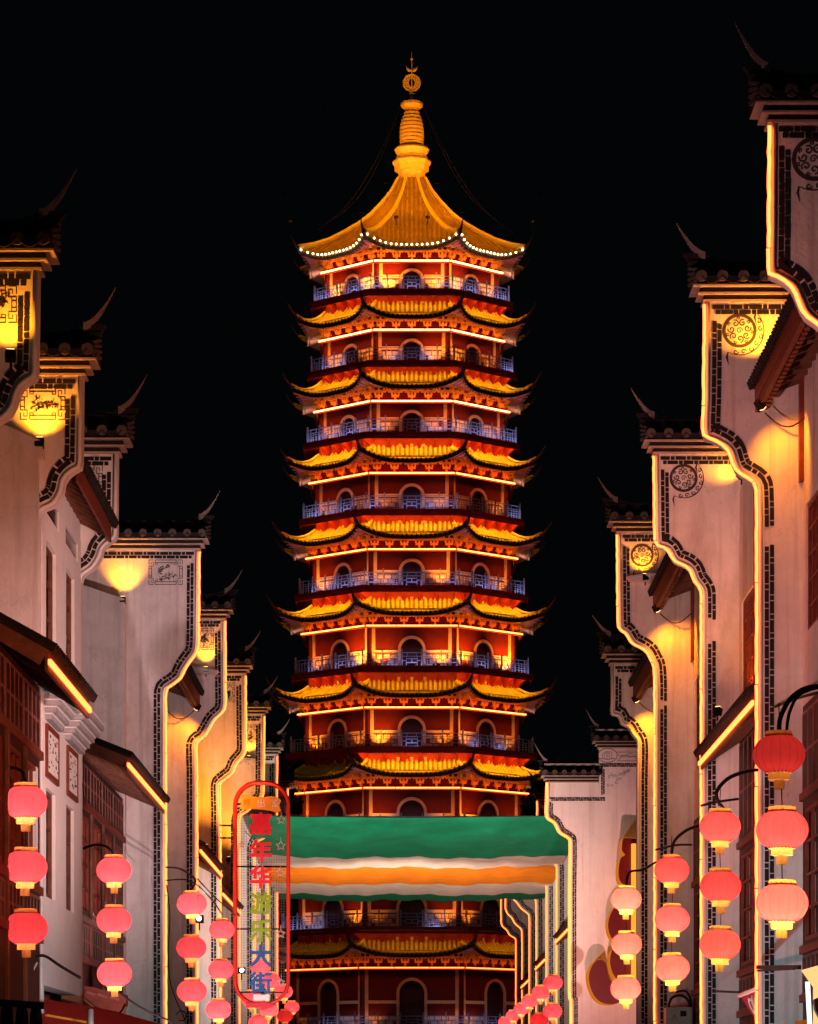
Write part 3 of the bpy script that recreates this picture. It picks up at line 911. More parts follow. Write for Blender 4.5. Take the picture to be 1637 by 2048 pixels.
def wall(side, d, pts, label, neon='neon', band=True, single=False, band_end=None, gaps=(), xout=10.0, fine=True, horn=(.26, .72), group='stepped gable walls along the street', topband=True, mt='plaster', outer=None, lower_tube=True, capz=True):
    """pts: photograph pixels of the street edge from the top corner down; last point is repeated down to the ground"""
    P2 = [Vector((px_x(x, d), px_z(y, d))) for x, y in pts]
    sm = [P2[0]] + smooth_path(P2[1:-1], 4) + [P2[-1]] if len(P2) > 4 else P2
    xo = side * xout
    th = Thing('gable_wall', label, 'wall', (P2[-1].x, d, 0), group); th.o['kind'] = 'thing'
    poly = [tuple(p) for p in sm] + [(sm[-1].x, 0.0), (xo, 0.0), (xo, sm[0].y)]
    m = MB().prism(poly, d, d + .36)
    th.part('wall_slab', m, mt)
    full = Path([tuple(p) for p in sm] + [(sm[-1].x, px_z(2062, d))])
    # raised white moulding along the edge
    em = MB(); em.tube([(p.x - side*-.035, d - .01, p.y) for p in full.p], .034, 6)
    th.part('edge_moulding', em, 'plaster_white', smooth=True)
    if neon:
        runs = []; L = full.L[-1]; l = .05
        nm = MB(); ln = 1.6 if neon == 'neon' else 6
        while l < L - .1:
            l1 = min(l + ln, L)
            k = max(2, int((l1 - l) / .12) + 1)
            nm2 = []
            for q in range(k + 1):
                p = full.at(l + (l1 - .02 - l) * q / k)
                nm2.append((p.x - side*.03 + R.uniform(-.006, .006), d - .06, p.y))
            nm.tube(nm2, .026, 6)
            l = l1
        th.part('neon_tube', nm, neon, smooth=True)
    if band:
        ztop = sm[0].y
        if topband:
            tp = Path([(sm[0].x + side * .06, ztop), (sm[0].x + side * (2.6 if side < 0 else 2.4), ztop)])
            # along the top the courses lie below the edge
            bricks(th, tp, .04, tp.L[-1], -side, d, .045, single, ())
        bricks(th, full, .30, band_end or full.L[-1], side, d, .105, single, gaps)
    if capz: th.top = cap(th, side, sm[0].x, xo, sm[0].y, d, fine, horn=horn)
    th.d = d; th.edge = full
    return th

def fret_panel(th, x0, x1, y0, y1, d, seed):
    """painted panel: double frame with fretted corners and a spray of blossom, ink on plaster"""
    r = random.Random(seed); m = MB()
    X0, X1, Z0, Z1 = px_x(x0, d), px_x(x1, d), px_z(y1, d), px_z(y0, d)
    w = .014
    def line(a, b, ww=w): m.ribbon([a, b], ww, d)
    for i, q in enumerate((.0, .06)):
        c = .14
        line((X0 + q, Z0 + c), (X0 + q, Z1 - c)); line((X1 - q, Z0 + c), (X1 - q, Z1 - c))
        line((X0 + c, Z0 + q), (X1 - c, Z0 + q)); line((X0 + c, Z1 - q), (X1 - c, Z1 - q))
    for cx, sx in ((X0, 1), (X1, -1)):
        for cz, sz in ((Z0, 1), (Z1, -1)):
            for pl in ([(0, .14), (.1, .14), (.1, .05), (.05, .05), (.05, .1)], [(.14, 0), (.14, .1), (.19, .1), (.19, .05)], [(0, 0), (0, .1)], [(0, 0), (.1, 0)], [(0, .19), (.06, .19), (.06, .14)]):
                m.ribbon([(cx + sx*a, cz + sz*b) for a, b in pl], w, d)
    W_, H_ = X1 - X0, Z1 - Z0
    for b in range(4):
        p = Vector((X0 + W_*r.uniform(.2, .4), Z0 + H_*r.uniform(.18, .5))); a = r.uniform(.1, 1.2); pts = [p.copy()]
        for q in range(6):
            a += r.uniform(-.4, .45); p = p + Vector((math.cos(a), math.sin(a))) * W_ * .085
            if p.x > X1 - .12 or p.y > Z1 - .12: break
            pts.append(p.copy())
            for lf in range(3):
                aa = r.uniform(0, 6.28); l = r.uniform(.03, .075)
                c = p + Vector((r.uniform(-.03, .03), r.uniform(-.03, .03)))
                e = c + Vector((math.cos(aa), math.sin(aa))) * l
                m.ribbon([c, (c + e) / 2, e], [.004, l * .42, .003], d, .005)
        if len(pts) > 1: m.ribbon(pts, .008, d)
    th.part('painted_panel', m, 'paint_ink')
def spiral(cx, cz, r0, turns, a0, sg, n=26):
    return [(cx + r0*(1 - .85*q/n)*math.cos(a0 + sg*turns*2*math.pi*q/n), cz + r0*(1 - .85*q/n)*math.sin(a0 + sg*turns*2*math.pi*q/n)) for q in range(n + 1)]
def medallion(th, x, y, rpx, d, side, big=True):
    """round painted medallion with scrollwork inside and trailing scrolls at its lower and far side"""
    m = MB(); cx, cz, r = px_x(x, d), px_z(y, d), rpx * d / F
    circ = lambda rr, a0=0, a1=2*math.pi, n=36: [(cx + rr*math.cos(a0 + (a1-a0)*q/n), cz + rr*math.sin(a0 + (a1-a0)*q/n)) for q in range(n + 1)]
    m.ribbon(circ(r), .022, d); m.ribbon(circ(r*.9), .03, d)
    rr = random.Random(int(x))
    for q in range(7):
        a = 2*math.pi*q/7 + .3
        m.ribbon(spiral(cx + r*.5*math.cos(a), cz + r*.5*math.sin(a), r*.22, 1.2, a, 1 if q % 2 else -1), .020, d)
        a += .45
        m.ribbon(spiral(cx + r*.74*math.cos(a), cz + r*.74*math.sin(a), r*.11, 1.0, a + 2, -1), .016, d)
    m.ribbon(spiral(cx, cz, r*.2, 1.3, 0, 1), .014, d)
    # scrolls hugging the far lower quarter
    for q in range(7):
        a = math.radians(-100 + q * 21); a = a if side > 0 else math.pi - a
        R1 = r * 1.3
        m.ribbon(spiral(cx + R1*math.cos(a), cz + R1*math.sin(a), r*.17, 1.0, a + math.pi/2, 1 if q % 2 else -1, 16), .018, d)
    a0, a1 = (math.radians(-118), math.radians(48))
    if side < 0: a0, a1 = math.pi - a0, math.pi - a1
    m.ribbon(circ(r*1.48, a0, a1, 20), [.006 + .016*math.sin(math.pi*q/20) for q in range(21)], d)
    for a in (a0, a1):
        p = Vector((cx + r*1.48*math.cos(a), cz + r*1.48*math.sin(a)))
        m.ribbon([p, p + Vector((-.02*side, -.08)), p + Vector((.01*side, -.2))], [.02, .034, .003], d)
    th.part('painted_medallion', m, 'paint_ink')
def ledge_lamp(th, loc, target, power, angle=95, col=(1.0, .29, .008), blend=.8, radius=.05):
    loc = Vector(loc); dr = (Vector(target) - loc).normalized()
    m = MB(); m.bar(loc - dr*.16, loc - dr*.02, .13, .1); m.bar(loc - dr*.12, loc - dr*.12 + Vector((0, .05, -.14)), .03, .03)
    hb = th.part('spot_housing', m, 'iron')
    l = MB(); l.bar(loc - dr*.019, loc - dr*.005, .1, .08); th.part('spot_lens', l, 'lamp_lens', sub=hb)
    th.light('SPOT', loc + dr*.02, power, col, target, angle, blend, radius)

def ledge_block(th, poly_px, d, dep, mt='plaster'):
    """lower part of the wall standing proud of the upper part, with a sloping top"""
    m = MB().prism([(px_x(x, d), px_z(y, d)) for x, y in poly_px], d - dep, d - .001)
    th.part('wall_buttress', m, mt)
def dl(u, X=5.5): return F * X / u
G = {}
def lower(pts, yb=2100): return pts + [(pts[-1][0], yb)]
# ---- left side, near to far
G['L0'] = wall(-1, 44.8, lower([(76, 541), (74, 700), (72.6, 745), (69, 753), (49, 765), (36, 785), (28, 811), (13, 830), (-14, 846), (-36, 860), (-40, 880), (-40, 920)]),
    'nearest pale gable wall, cut off by the picture edge, with black brick trim', neon=None, single=True, band_end=3.2)
G['L1'] = wall(-1, 52.0, lower([(165, 752), (164, 880), (162.6, 928), (157, 935), (141, 945), (129, 961), (124, 984), (110, 1006), (90, 1016), (81, 1026), (78, 1047), (77, 1100)]),
    'pale gable wall whose flower panel glows yellow above a ledge', neon=None, single=True, band_end=2.55)
G['L2'] = wall(-1, 58.5, lower([(235, 908), (234, 1030), (233, 1070), (220, 1083), (207, 1096), (200, 1116), (187, 1135), (170, 1147), (164, 1157), (162, 1180), (161, 1250)]),
    'unlit pink gable wall with a grey flower panel below dark tiled cap', neon=None, single=True, band_end=2.8)
G['L3'] = wall(-1, 78.6, lower([(397, 1100), (396, 1240), (394, 1298), (381, 1320), (368, 1340), (361, 1356), (345, 1369), (333, 1377), (330, 1390), (330, 1440)]),
    'broad grey-pink gable wall with yellow spot and square flower panel', single=True)
G['L4'] = wall(-1, 90.4, lower([(449, 1239), (450, 1380), (450, 1409), (445, 1424), (429, 1439), (418, 1457), (407, 1475), (395, 1483), (392, 1494), (393, 1540)]),
    'narrow gable wall with bright yellow top next to the broad grey one', fine=False)
G['L5'] = wall(-1, 101.3, lower([(490, 1349), (491, 1480), (491, 1501), (486, 1512), (473, 1527), (465.5, 1545), (453, 1556), (442, 1565), (439, 1574), (440, 1620)]),
    'orange-lit gable wall just behind the vertical neon sign brackets', fine=False, horn=(.23, .62))
G['L6'] = wall(-1, 112.6, lower([(528, 1430), (527, 1560), (526, 1590), (518, 1602), (505, 1612), (495.6, 1622), (482, 1631), (478, 1645), (478, 1690)]),
    'yellow-topped gable wall directly above the vertical neon sign', neon='neon_far', fine=False, horn=(.23, .62))
G['L7'] = wall(-1, 123.8, lower([(554, 1510), (553, 1600), (553, 1635), (541, 1650), (531, 1674), (515, 1683), (509, 1695), (509, 1730)]),
    'far gable wall with neon edge seen through the sign mesh beside green cloth', neon='neon_far', fine=False, horn=(.23, .62))
G['L8'] = wall(-1, 135.0, lower([(575, 1575), (574, 1680), (572, 1700), (556, 1712), (545, 1724), (537, 1732), (535.5, 1745), (535.5, 1790)]),
    'far gable wall with neon edge seen through the sign mesh below orange cloth', neon='neon_far', fine=False, horn=(.23, .62))
G['L9'] = wall(-1, 144.7, lower([(592, 1640), (591, 1720), (588, 1735), (578, 1750), (566, 1760), (556, 1768), (554, 1780), (554, 1830)]),
    'last gable wall on the sign side of the street, against the pagoda', neon='neon_far', fine=False, horn=(.23, .62))
# ---- right side, near to far
G['R0'] = wall(1, 45.6, lower([(1543, 246), (1542.5, 440), (1541.6, 540), (1546, 548), (1562, 556), (1586.5, 573), (1600, 602), (1613, 628), (1640, 650), (1656, 664), (1660, 690), (1660, 760)]),
    'tallest pink gable wall at the picture edge, with half a black medallion', single=True, band_end=3.6, horn=(.23, .72))
G['R1'] = wall(1, 55.0, lower([(1413, 604), (1411, 800), (1410, 868), (1426, 878), (1450, 891), (1462, 905), (1467, 922), (1477, 943), (1498, 956), (1513, 967), (1516, 984), (1517, 1040)]),
    'tall pink gable wall with gold-lit medallion and long neon edge', single=True, gaps=((px_z(1096, 55), px_z(1056, 55)),), horn=(.23, .62))
G['R2'] = wall(1, 65.8, lower([(1311, 908), (1312, 1030), (1313, 1079), (1317, 1091), (1334, 1096.5), (1342, 1107), (1351, 1122), (1371, 1131), (1383, 1141), (1390, 1160), (1403, 1178), (1405.6, 1196), (1405.6, 1260)]),
    'wide pink gable wall with black round medallion and corner scrolls', single=True, gaps=((px_z(1290, 65.8), px_z(1244, 65.8)),), horn=(.23, .62))
G['R3'] = wall(1, 78.0, lower([(1237, 1066), (1238, 1200), (1239, 1250), (1241.5, 1259), (1253.5, 1267), (1265.5, 1286), (1282.5, 1295), (1296, 1305), (1305, 1322), (1310, 1334), (1312, 1370)]),
    'gable wall with bright yellow medallion top and orange lamp glow', fine=True, horn=(.23, .62), gaps=((px_z(1411, 78), px_z(1400, 78)),))
G['R4'] = wall(1, 85.0, lower([(1223, 1329), (1223, 1400), (1223, 1426), (1237, 1432), (1243.6, 1447), (1257, 1454), (1266, 1469), (1274, 1479.5), (1276, 1493), (1275, 1560)]),
    'slim gable wall lit orange under the eave, behind the pink wall cap', neon=None, fine=False, horn=(.23, .55))
fr = [(1116, 1650), (1115, 1700), (1115, 1755)]
for nm, d, pts, lab in (
    ('R6', 130.5, [(1076, 1600), (1075, 1690), (1085, 1705), (1097, 1715), (1113, 1730), (1115, 1745), (1115, 1800)], 'neon-edged gable wall right behind the pink wall, under the cloth'),
    ('R7', 140.5, [(1056, 1650), (1055, 1730), (1063, 1742), (1075, 1756), (1083.6, 1763.5), (1092, 1768), (1094, 1779), (1094, 1830)], 'second neon-edged gable wall beyond the pink wall, under the cloth'),
    ('R8', 151.6, [(1035, 1690), (1034, 1765), (1042, 1777), (1053, 1786), (1060, 1793), (1071, 1799), (1073.5, 1806), (1074, 1860)], 'third neon-edged gable wall beyond the pink wall, under the cloth'),
    ('R9', 160.0, [(1022, 1715), (1021, 1785), (1025, 1795), (1036, 1807), (1044.5, 1818), (1057, 1828), (1060, 1838), (1060, 1880)], 'fourth neon-edged gable wall beyond the pink wall, under the cloth'),
    ('R10', 171.0, [(1012, 1745), (1012, 1818), (1017, 1829), (1025, 1836), (1031, 1847.5), (1042, 1857), (1045, 1865), (1045.5, 1900)], 'fifth neon-edged gable wall beyond the pink wall, under the cloth'),
    ('R11', 181.0, [(1003, 1765), (1003.5, 1845), (1006, 1853), (1015, 1861), (1021, 1871), (1031, 1877), (1033, 1885), (1033, 1920)], 'farthest neon-edged gable wall, beside the pagoda base arches')):
    G[nm] = wall(1, d, lower(pts), lab, neon='neon_far', fine=False, horn=(.23, .55))

# ---- details on the walls
fret_panel(G['L0'], -48, 33, 572, 645, 44.8, 1)
fret_panel(G['L1'], 41, 130, 775, 839, 52.0, 2)
fret_panel(G['L2'], 150, 205, 930, 987, 58.5, 3)
fret_panel(G['L3'], 298, 365, 1120, 1169, 78.6, 4)
fret_panel(G['L4'], 393, 427, 1257, 1300, 90.4, 5)
fret_panel(G['L5'], 450, 470, 1366, 1404, 101.3, 6)
fret_panel(G['L6'], 492, 512, 1450, 1488, 112.6, 7)
medallion(G['R0'], 1628, 318, 42, 45.6, 1); medallion(G['R1'], 1480, 661, 33, 55.0, 1)
medallion(G['R2'], 1368, 956, 27, 65.8, 1); medallion(G['R3'], 1285, 1111, 22, 78.0, 1)
ledge_block(G['L1'], [(-140, 800), (-40, 836), (0, 853), (91, 893), (90, 921), (79, 921), (77, 2150), (-140, 2150)], 52.0, .42)
ledge_block(G['L3'], [(60, 1140), (172, 1177), (253, 1204), (253, 2150), (60, 2150)], 78.6, .5)
ledge_block(G['L4'], [(340, 1330), (389, 1336), (438, 1344), (432, 1352), (389, 1350), (340, 1345)], 90.4, .35)
ledge_block(G['L6'], [(470, 1515), (512, 1520), (510, 1529), (470, 1527)], 112.6, .35)
ledge_block(G['R3'], [(1254, 1156), (1300, 1150), (1330, 1150), (1330, 1166), (1300, 1168), (1258, 1164)], 78.0, .3)
def up_lamp(key, x, y, tx, ty, dep, power, angle=90):
    d = G[key].d; p = at(x, y, d - dep); t = at(tx, ty, d)
    ledge_lamp(G[key], p, t, power, angle)
up_lamp('L0', 20, 700, 12, 590, .35, 100, 105)
up_lamp('L1', 80, 876, 86, 790, .34, 130, 105)
up_lamp('L3', 246, 1194, 250, 1128, .40, 200, 84)
up_lamp('L4', 412, 1334, 412, 1270, .26, 130)
up_lamp('L6', 498, 1512, 500, 1460, .26, 140)
up_lamp('L5', 412, 1690, 435, 1450, 2.2, 900, 90)  # lamp added over the lean-to roof to turn this wall orange
up_lamp('L6', 458, 1715, 480, 1560, 2.0, 700, 90)  # second added lamp, brightens the lower wall behind the sign
up_lamp('R1', 1540, 705, 1496, 630, .5, 190, 105)
up_lamp('R2', 1478, 948, 1450, 925, .4, 60, 110)
up_lamp('R3', 1290, 1148, 1282, 1090, .24, 90, 110)

# ---- the big pink wall with two stepped caps
d5 = 120.0
pts5 = [(1096, 1566), (1095, 1600), (1095, 1633), (1111, 1646.5), (1121, 1665), (1139, 1677), (1142, 1691), (1141, 1780), (1141, 1861), (1141, 1987), (1144, 1998), (1144, 2100)]
th5 = Thing('gable_wall', 'broad bright pink wall with two stepped caps and big gold-edged letters', 'wall', (px_x(1144, d5), d5, 0), 'stepped gable walls along the street'); th5.o['kind'] = 'thing'
P2 = [Vector((px_x(x, d5), px_z(y, d5))) for x, y in pts5]
sm5 = [P2[0]] + smooth_path(P2[1:-1], 4) + [P2[-1]]
zst, ztop = px_z(1566, d5), px_z(1497, d5); xst = px_x(1199, d5)
th5.part('wall_slab', MB().prism([tuple(p) for p in sm5] + [(sm5[-1].x, 0), (11, 0), (11, ztop), (xst, ztop), (xst, zst)], d5, d5 + .36), 'plaster_clean')
full5 = Path([tuple(p) for p in sm5] + [(sm5[-1].x, 1.2)])
nm = MB(); nm.tube([(p.x - .03, d5 - .06, p.y) for p in full5.p], .05, 6); th5.part('neon_tube', nm, 'neon', smooth=True)
em = MB(); em.tube([(p.x + .03, d5 - .01, p.y) for p in full5.p], .05, 6); th5.part('edge_moulding', em, 'plaster_white', smooth=True)
def seg5(a, b, o=0.0):
    sd = -1 if a[1] == b[1] else 1
    bricks(th5, Path([Vector((px_x(a[0], d5), px_z(a[1], d5))), Vector((px_x(b[0], d5), px_z(b[1], d5)))]), 0, (Vector((px_x(a[0], d5), px_z(a[1], d5))) - Vector((px_x(b[0], d5), px_z(b[1], d5)))).length, sd, d5, o, False, (), .052, .016)
seg5((1200, 1527), (1276, 1527)); seg5((1203, 1536), (1203, 1590)); seg5((1100, 1595), (1211, 1595))
bricks(th5, full5, .65, full5.L[-1], 1, d5, .09, False, (), .052, .016)
for (xa, xb, zt5) in ((px_x(1096, d5), xst - .02, zst), (xst, 11, ztop)):
    cap(th5, 1, xa, xb, zt5, d5, False, horn=(.23, .75))
    m = MB(); m.box(xa - .12, xb, d5 - .02, d5 + .06, zt5 + .60, zt5 + .66); th5.part('white_fillet', m, 'plaster_white')
# painted oval and landscape panel under the upper cap
m = MB(); cx, cz = px_x(1216, d5), px_z(1511, d5)
m.ribbon([(cx + .33*math.cos(q*.2618), cz + .24*math.sin(q*.2618)) for q in range(25)], .02, d5)
for q in range(5): m.ribbon([(cx - .2 + q*.09, cz - .12), (cx - .16 + q*.07, cz + .05), (cx - .05 + q*.05, cz + .14)], .014, d5)
m.ribbon([(cx - .25, cz - .1), (cx, cz - .14), (cx + .25, cz - .1)], .02, d5)
x0 = px_x(1236, d5); z0 = px_z(1522, d5)
m.ribbon([(x0, z0), (x0 + .1, z0 + .1), (x0, z0 + .3), (x0 + .8, z0 + .3)], .014, d5)
m.ribbon([(x0, z0), (x0 + .8, z0)], .014, d5)
r5 = random.Random(5)
for q in range(3): m.ribbon([(x0 + .1 + .7*w/7, z0 + .06 + .05*q + r5.uniform(0, .1)) for w in range(8)], .012, d5)
for q in range(16):
    v = q / 16; p = Vector((px_x(1217, d5) + v*.75, px_z(1538, d5) - (1 - v)*.75 * r5.uniform(.3, 1)))
    m.ribbon(spiral(p.x, p.y, .06, 1, q, 1 if q % 2 else -1, 12), .012, d5)
th5.part('painted_frieze', m, 'paint_ink')

# ------------------------------------------------------------------ houses between the gable walls
def openwall(mb, X, thick, s0, s1, z0, z1, holes, side):
    """street-facing wall in plane X with rectangular holes (s = distance along the street)"""
    ss = sorted({s0, s1, *[h[0] for h in holes], *[h[1] for h in holes]}); zz = sorted({z0, z1, *[h[2] for h in holes], *[h[3] for h in holes]})
    for a, b in zip(ss, ss[1:]):
        for c, e in zip(zz, zz[1:]):
            ms, mz = (a + b) / 2, (c + e) / 2
            if any(h[0] < ms < h[1] and h[2] < mz < h[3] for h in holes): continue
            mb.box(X, X + side * thick, a, b, c, e)
def window(th, X, side, s0, s1, z0, z1, rec=.18, bars=(2, 3), frame='wood_red', glass='glass_dark'):
    f = MB(); x0, x1 = X + side*rec, X + side*(rec + .06); w = .07
    f.box(x0, x1, s0, s0 + w, z0, z1); f.box(x0, x1, s1 - w, s1, z0, z1)
    f.box(x0, x1, s0 + w, s1 - w, z0, z0 + w); f.box(x0, x1, s0 + w, s1 - w, z1 - w, z1)
    for q in range(1, bars[0]):
        y = s0 + (s1 - s0) * q / bars[0]; f.box(x0 + side*.01, x1, y - .025, y + .025, z0 + w, z1 - w)
    for q in range(1, bars[1]):
        z = z0 + (z1 - z0) * q / bars[1]; f.box(x0 + side*.012, x1, s0 + w, s1 - w, z - .02, z + .02)
    o = th.part('window', f, frame)
    g_ = MB(); g_.box(x1 + side*.01, x1 + side*.02, s0, s1, z0, z1); th.part('pane', g_, glass, sub=o)
    return o
def pent_roof(th, side, Xe, Xw, s0, s1, ze, rise, lit=True, fascia='wood_brown', tiles=True):
    """lean-to roof: rafters, soffit boards, fascia, tile rows and the light strip under the eave"""
    t = .09
    m = MB()
    m.add([(Xe, s0, ze), (Xe, s1, ze), (Xw, s1, ze + rise), (Xw, s0, ze + rise), (Xe, s0, ze + t), (Xe, s1, ze + t), (Xw, s1, ze + rise + t), (Xw, s0, ze + rise + t)],
          [(0,1,2,3), (7,6,5,4), (0,4,5,1), (1,5,6,2), (2,6,7,3), (3,7,4,0)])
    th.part('roof_boards', m, 'wood_dark')
    f = MB(); f.box(Xe - side*.04, Xe - side*.001, s0, s1, ze - .18, ze + .10)
    f.bar((Xe, s0 - .02, ze), (Xw, s0 - .02, ze + rise), .035, .26); th.part('fascia', f, fascia)
    n = int((s1 - s0) / .55)
    for q in range(n + 1):
        y = s0 + .1 + (s1 - s0 - .2) * q / max(n, 1)
        b = MB(); b.bar((Xe + side*.02, y, ze - .055), (Xw, y, ze + rise - .055), .07, .10); th.part('rafter', b, 'wood_brown')
    if tiles:
        n = int((s1 - s0) / .24)
        tm = MB()
        for q in range(n + 1):
            y = s0 + (s1 - s0) * q / n
            tm.tube([(Xe - side*.14, y, ze + t + .02), (Xw, y, ze + rise + t + .06)], .075, 6)
        th.part('roof_tiles', tm, 'tile_dark', kind='stuff')
    if lit:
        l = MB(); l.box(Xe - side*.085, Xe - side*.042, s0 + .02, s1 - .05, ze - .10, ze - .03)
        th.part('light_strip', l, 'neon')
def lattice(th, X, side, s0, s1, z0, z1, nx, nz, pr=.014, m='lattice_wood'):
    b = MB(); xa, xb = X - side*pr, X - side*.002; w = .045
    for q in range(nx + 1):
        y = s0 + (s1 - s0) * q / nx; b.box(xa, xb, y - w/2, y + w/2, z0, z1)
    for q in range(nz + 1):
        z = z0 + (z1 - z0) * q / nz; b.box(xa + side*.008, xb, s0, s1, z - w/2, z + w/2)
    return th.part('lattice_panel', b, m)
def wood_front(th, X, side, s0, s1, z_low, z_mid0, z_mid1, z_top, bays, zbase=0.0):
    """timber front: board wall, lattice apron above, posts and windows, lattice apron below"""
    m = MB(); hs = []
    bw = (s1 - s0) / bays
    for q in range(bays):
        hs.append((s0 + q*bw + .3, s0 + (q+1)*bw - .12, z_mid0 + .1, z_mid1 - .12))
    openwall(m, X, .16, s0, s1, zbase, z_top, hs, side)
    th.part('board_wall', m, 'wood_dark')
    for q in range(bays):
        h = hs[q]
        window(th, X, side, *h, rec=.015, bars=(3, 4))
        p = MB(); p.box(X - side*.045, X - side*.003, s0 + q*bw + .02, s0 + q*bw + .24, zbase, z_mid1); th.part('post', p, 'wood_brown')
        lattice(th, X, side, s0 + q*bw + .1, s0 + (q+1)*bw - .05, z_mid1 + .16, z_top - .12, 4, 2)
        lattice(th, X, side, s0 + q*bw + .1, s0 + (q+1)*bw - .05, z_low + .08, z_mid0 - .14, 5, 2)
    for z in (z_mid1, z_mid0 - .1, z_low - .06):
        r = MB(); r.box(X - side*.06, X - side*.004, s0, s1, z, z + .12); th.part('rail_beam', r, 'wood_red')

# low timber house between the first two left walls
h = Thing('timber_house', 'low brown timber house front cut by the picture edge, lit eave strip', 'house', (-5.5, 48, 0))
wood_front(h, -5.5, -1, 45.2, 51.99, 4.0, 4.75, 6.66, 7.75, 3)
pent_roof(h, -1, -4.8, -5.6, 46.0, 51.9, 7.46, .48)
bk = MB(); bk.prism([(-5.7, 0), (-9, 0), (-9, 7.0), (-5.7, 8.0)], 45.2, 51.5); h.part('house_body', bk, 'wood_dark')
# white bay between second and third left walls
h = Thing('white_bay', 'narrow white house bay with two tall windows and tall ink paintings', 'house', (-5.5, 55, 0))
X = -5.5
hA = (52.9, 54.4, 8.47, 10.1); hB = (56.0, 57.4, 8.6, 10.15); vA = (53.0, 54.9, 10.52, 10.84); vB = (55.9, 58.0, 10.52, 10.82)
wA = (52.9, 54.3, 4.7, 6.35); wB = (56.0, 57.3, 4.67, 6.35); dr_ = (52.6, 58.2, -.01, 3.35)
m = MB(); openwall(m, X, .3, 52.37, 58.49, 0, 11.25, [hA, hB, vA, vB, wA, wB, dr_], -1); h.part('wall', m, 'plaster_white')
for q in (hA, hB, wA, wB): window(h, X, -1, *q, rec=.055, bars=(1, 3), frame='wood_brown')
for q in (vA, vB):
    m = MB(); m.box(X - .03, X - .06, q[0], q[1], q[2], q[3]); h.part('vent_panel', m, 'glass_dark')
m = MB(); m.box(X - .4, X - .5, 52.5, 58.4, 0, 3.6); h.part('shop_back', m, 'glass_dark')
for (a, b) in ((52.75, 54.5), (56.0, 57.6)):
    m = MB(); m.box(X + .001, X + .03, a + .07, b - .07, 6.6, 7.22); o = h.part('painting', m, 'plaster_white')
    f = MB()
    f.box(X + .002, X + .045, a, a + .07, 6.5, 7.3); f.box(X + .002, X + .045, b - .07, b, 6.5, 7.3)
    f.box(X + .002, X + .045, a + .07, b - .07, 6.5, 6.58); f.box(X + .002, X + .045, a + .07, b - .07, 7.22, 7.3); h.part('picture_frame', f, 'wood_red', sub=o)
    ik = MB(); rr = random.Random(int(a))
    for q in range(26):
        y = rr.uniform(a + .2, b - .2); z = rr.uniform(6.65, 7.15); l = rr.uniform(.04, .2)
        ik.box(X + .031, X + .034, y, y + l, z, z + rr.uniform(.01, .05))
    h.part('brush_strokes', ik, 'paint_ink', sub=o, kind='stuff')
for (a, b) in ((52.45, 54.9), (55.45, 58.45)):
    for q in range(5):
        m = MB(); m.box(X + .002, X + .10 + .075*q, a + .25 - .05*q, b - .25 + .05*q, 7.36 + q*.1, 7.36 + q*.1 + .075); h.part('corbel_course', m, 'stone_grey')
        m = MB(); m.box(X + .002, X + .12 + .075*q, a + .24 - .05*q, b - .24 + .05*q, 7.436 + q*.1, 7.455 + q*.1); h.part('corbel_fillet', m, 'plaster_white')
pent_roof(h, -1, -5.02, -6.6, 52.6, 58.4, 11.1, .8, lit=False, fascia='wood_red')
# low timber house before the broad grey wall
h = Thing('timber_house', 'dark timber house with lattice windows beside the broad grey wall', 'house', (-6.4, 72, 0))
wood_front(h, -6.4, -1, 62.0, 78.08, 4.34, 5.18, 7.31, 8.3, 6)
pent_roof(h, -1, -5.5, -6.6, 67.5, 78.0, 8.14, .46)
bk = MB(); bk.prism([(-6.58, 0), (-9, 0), (-9, 7.6), (-6.58, 8.5)], 62, 78); h.part('house_body', bk, 'wood_dark')
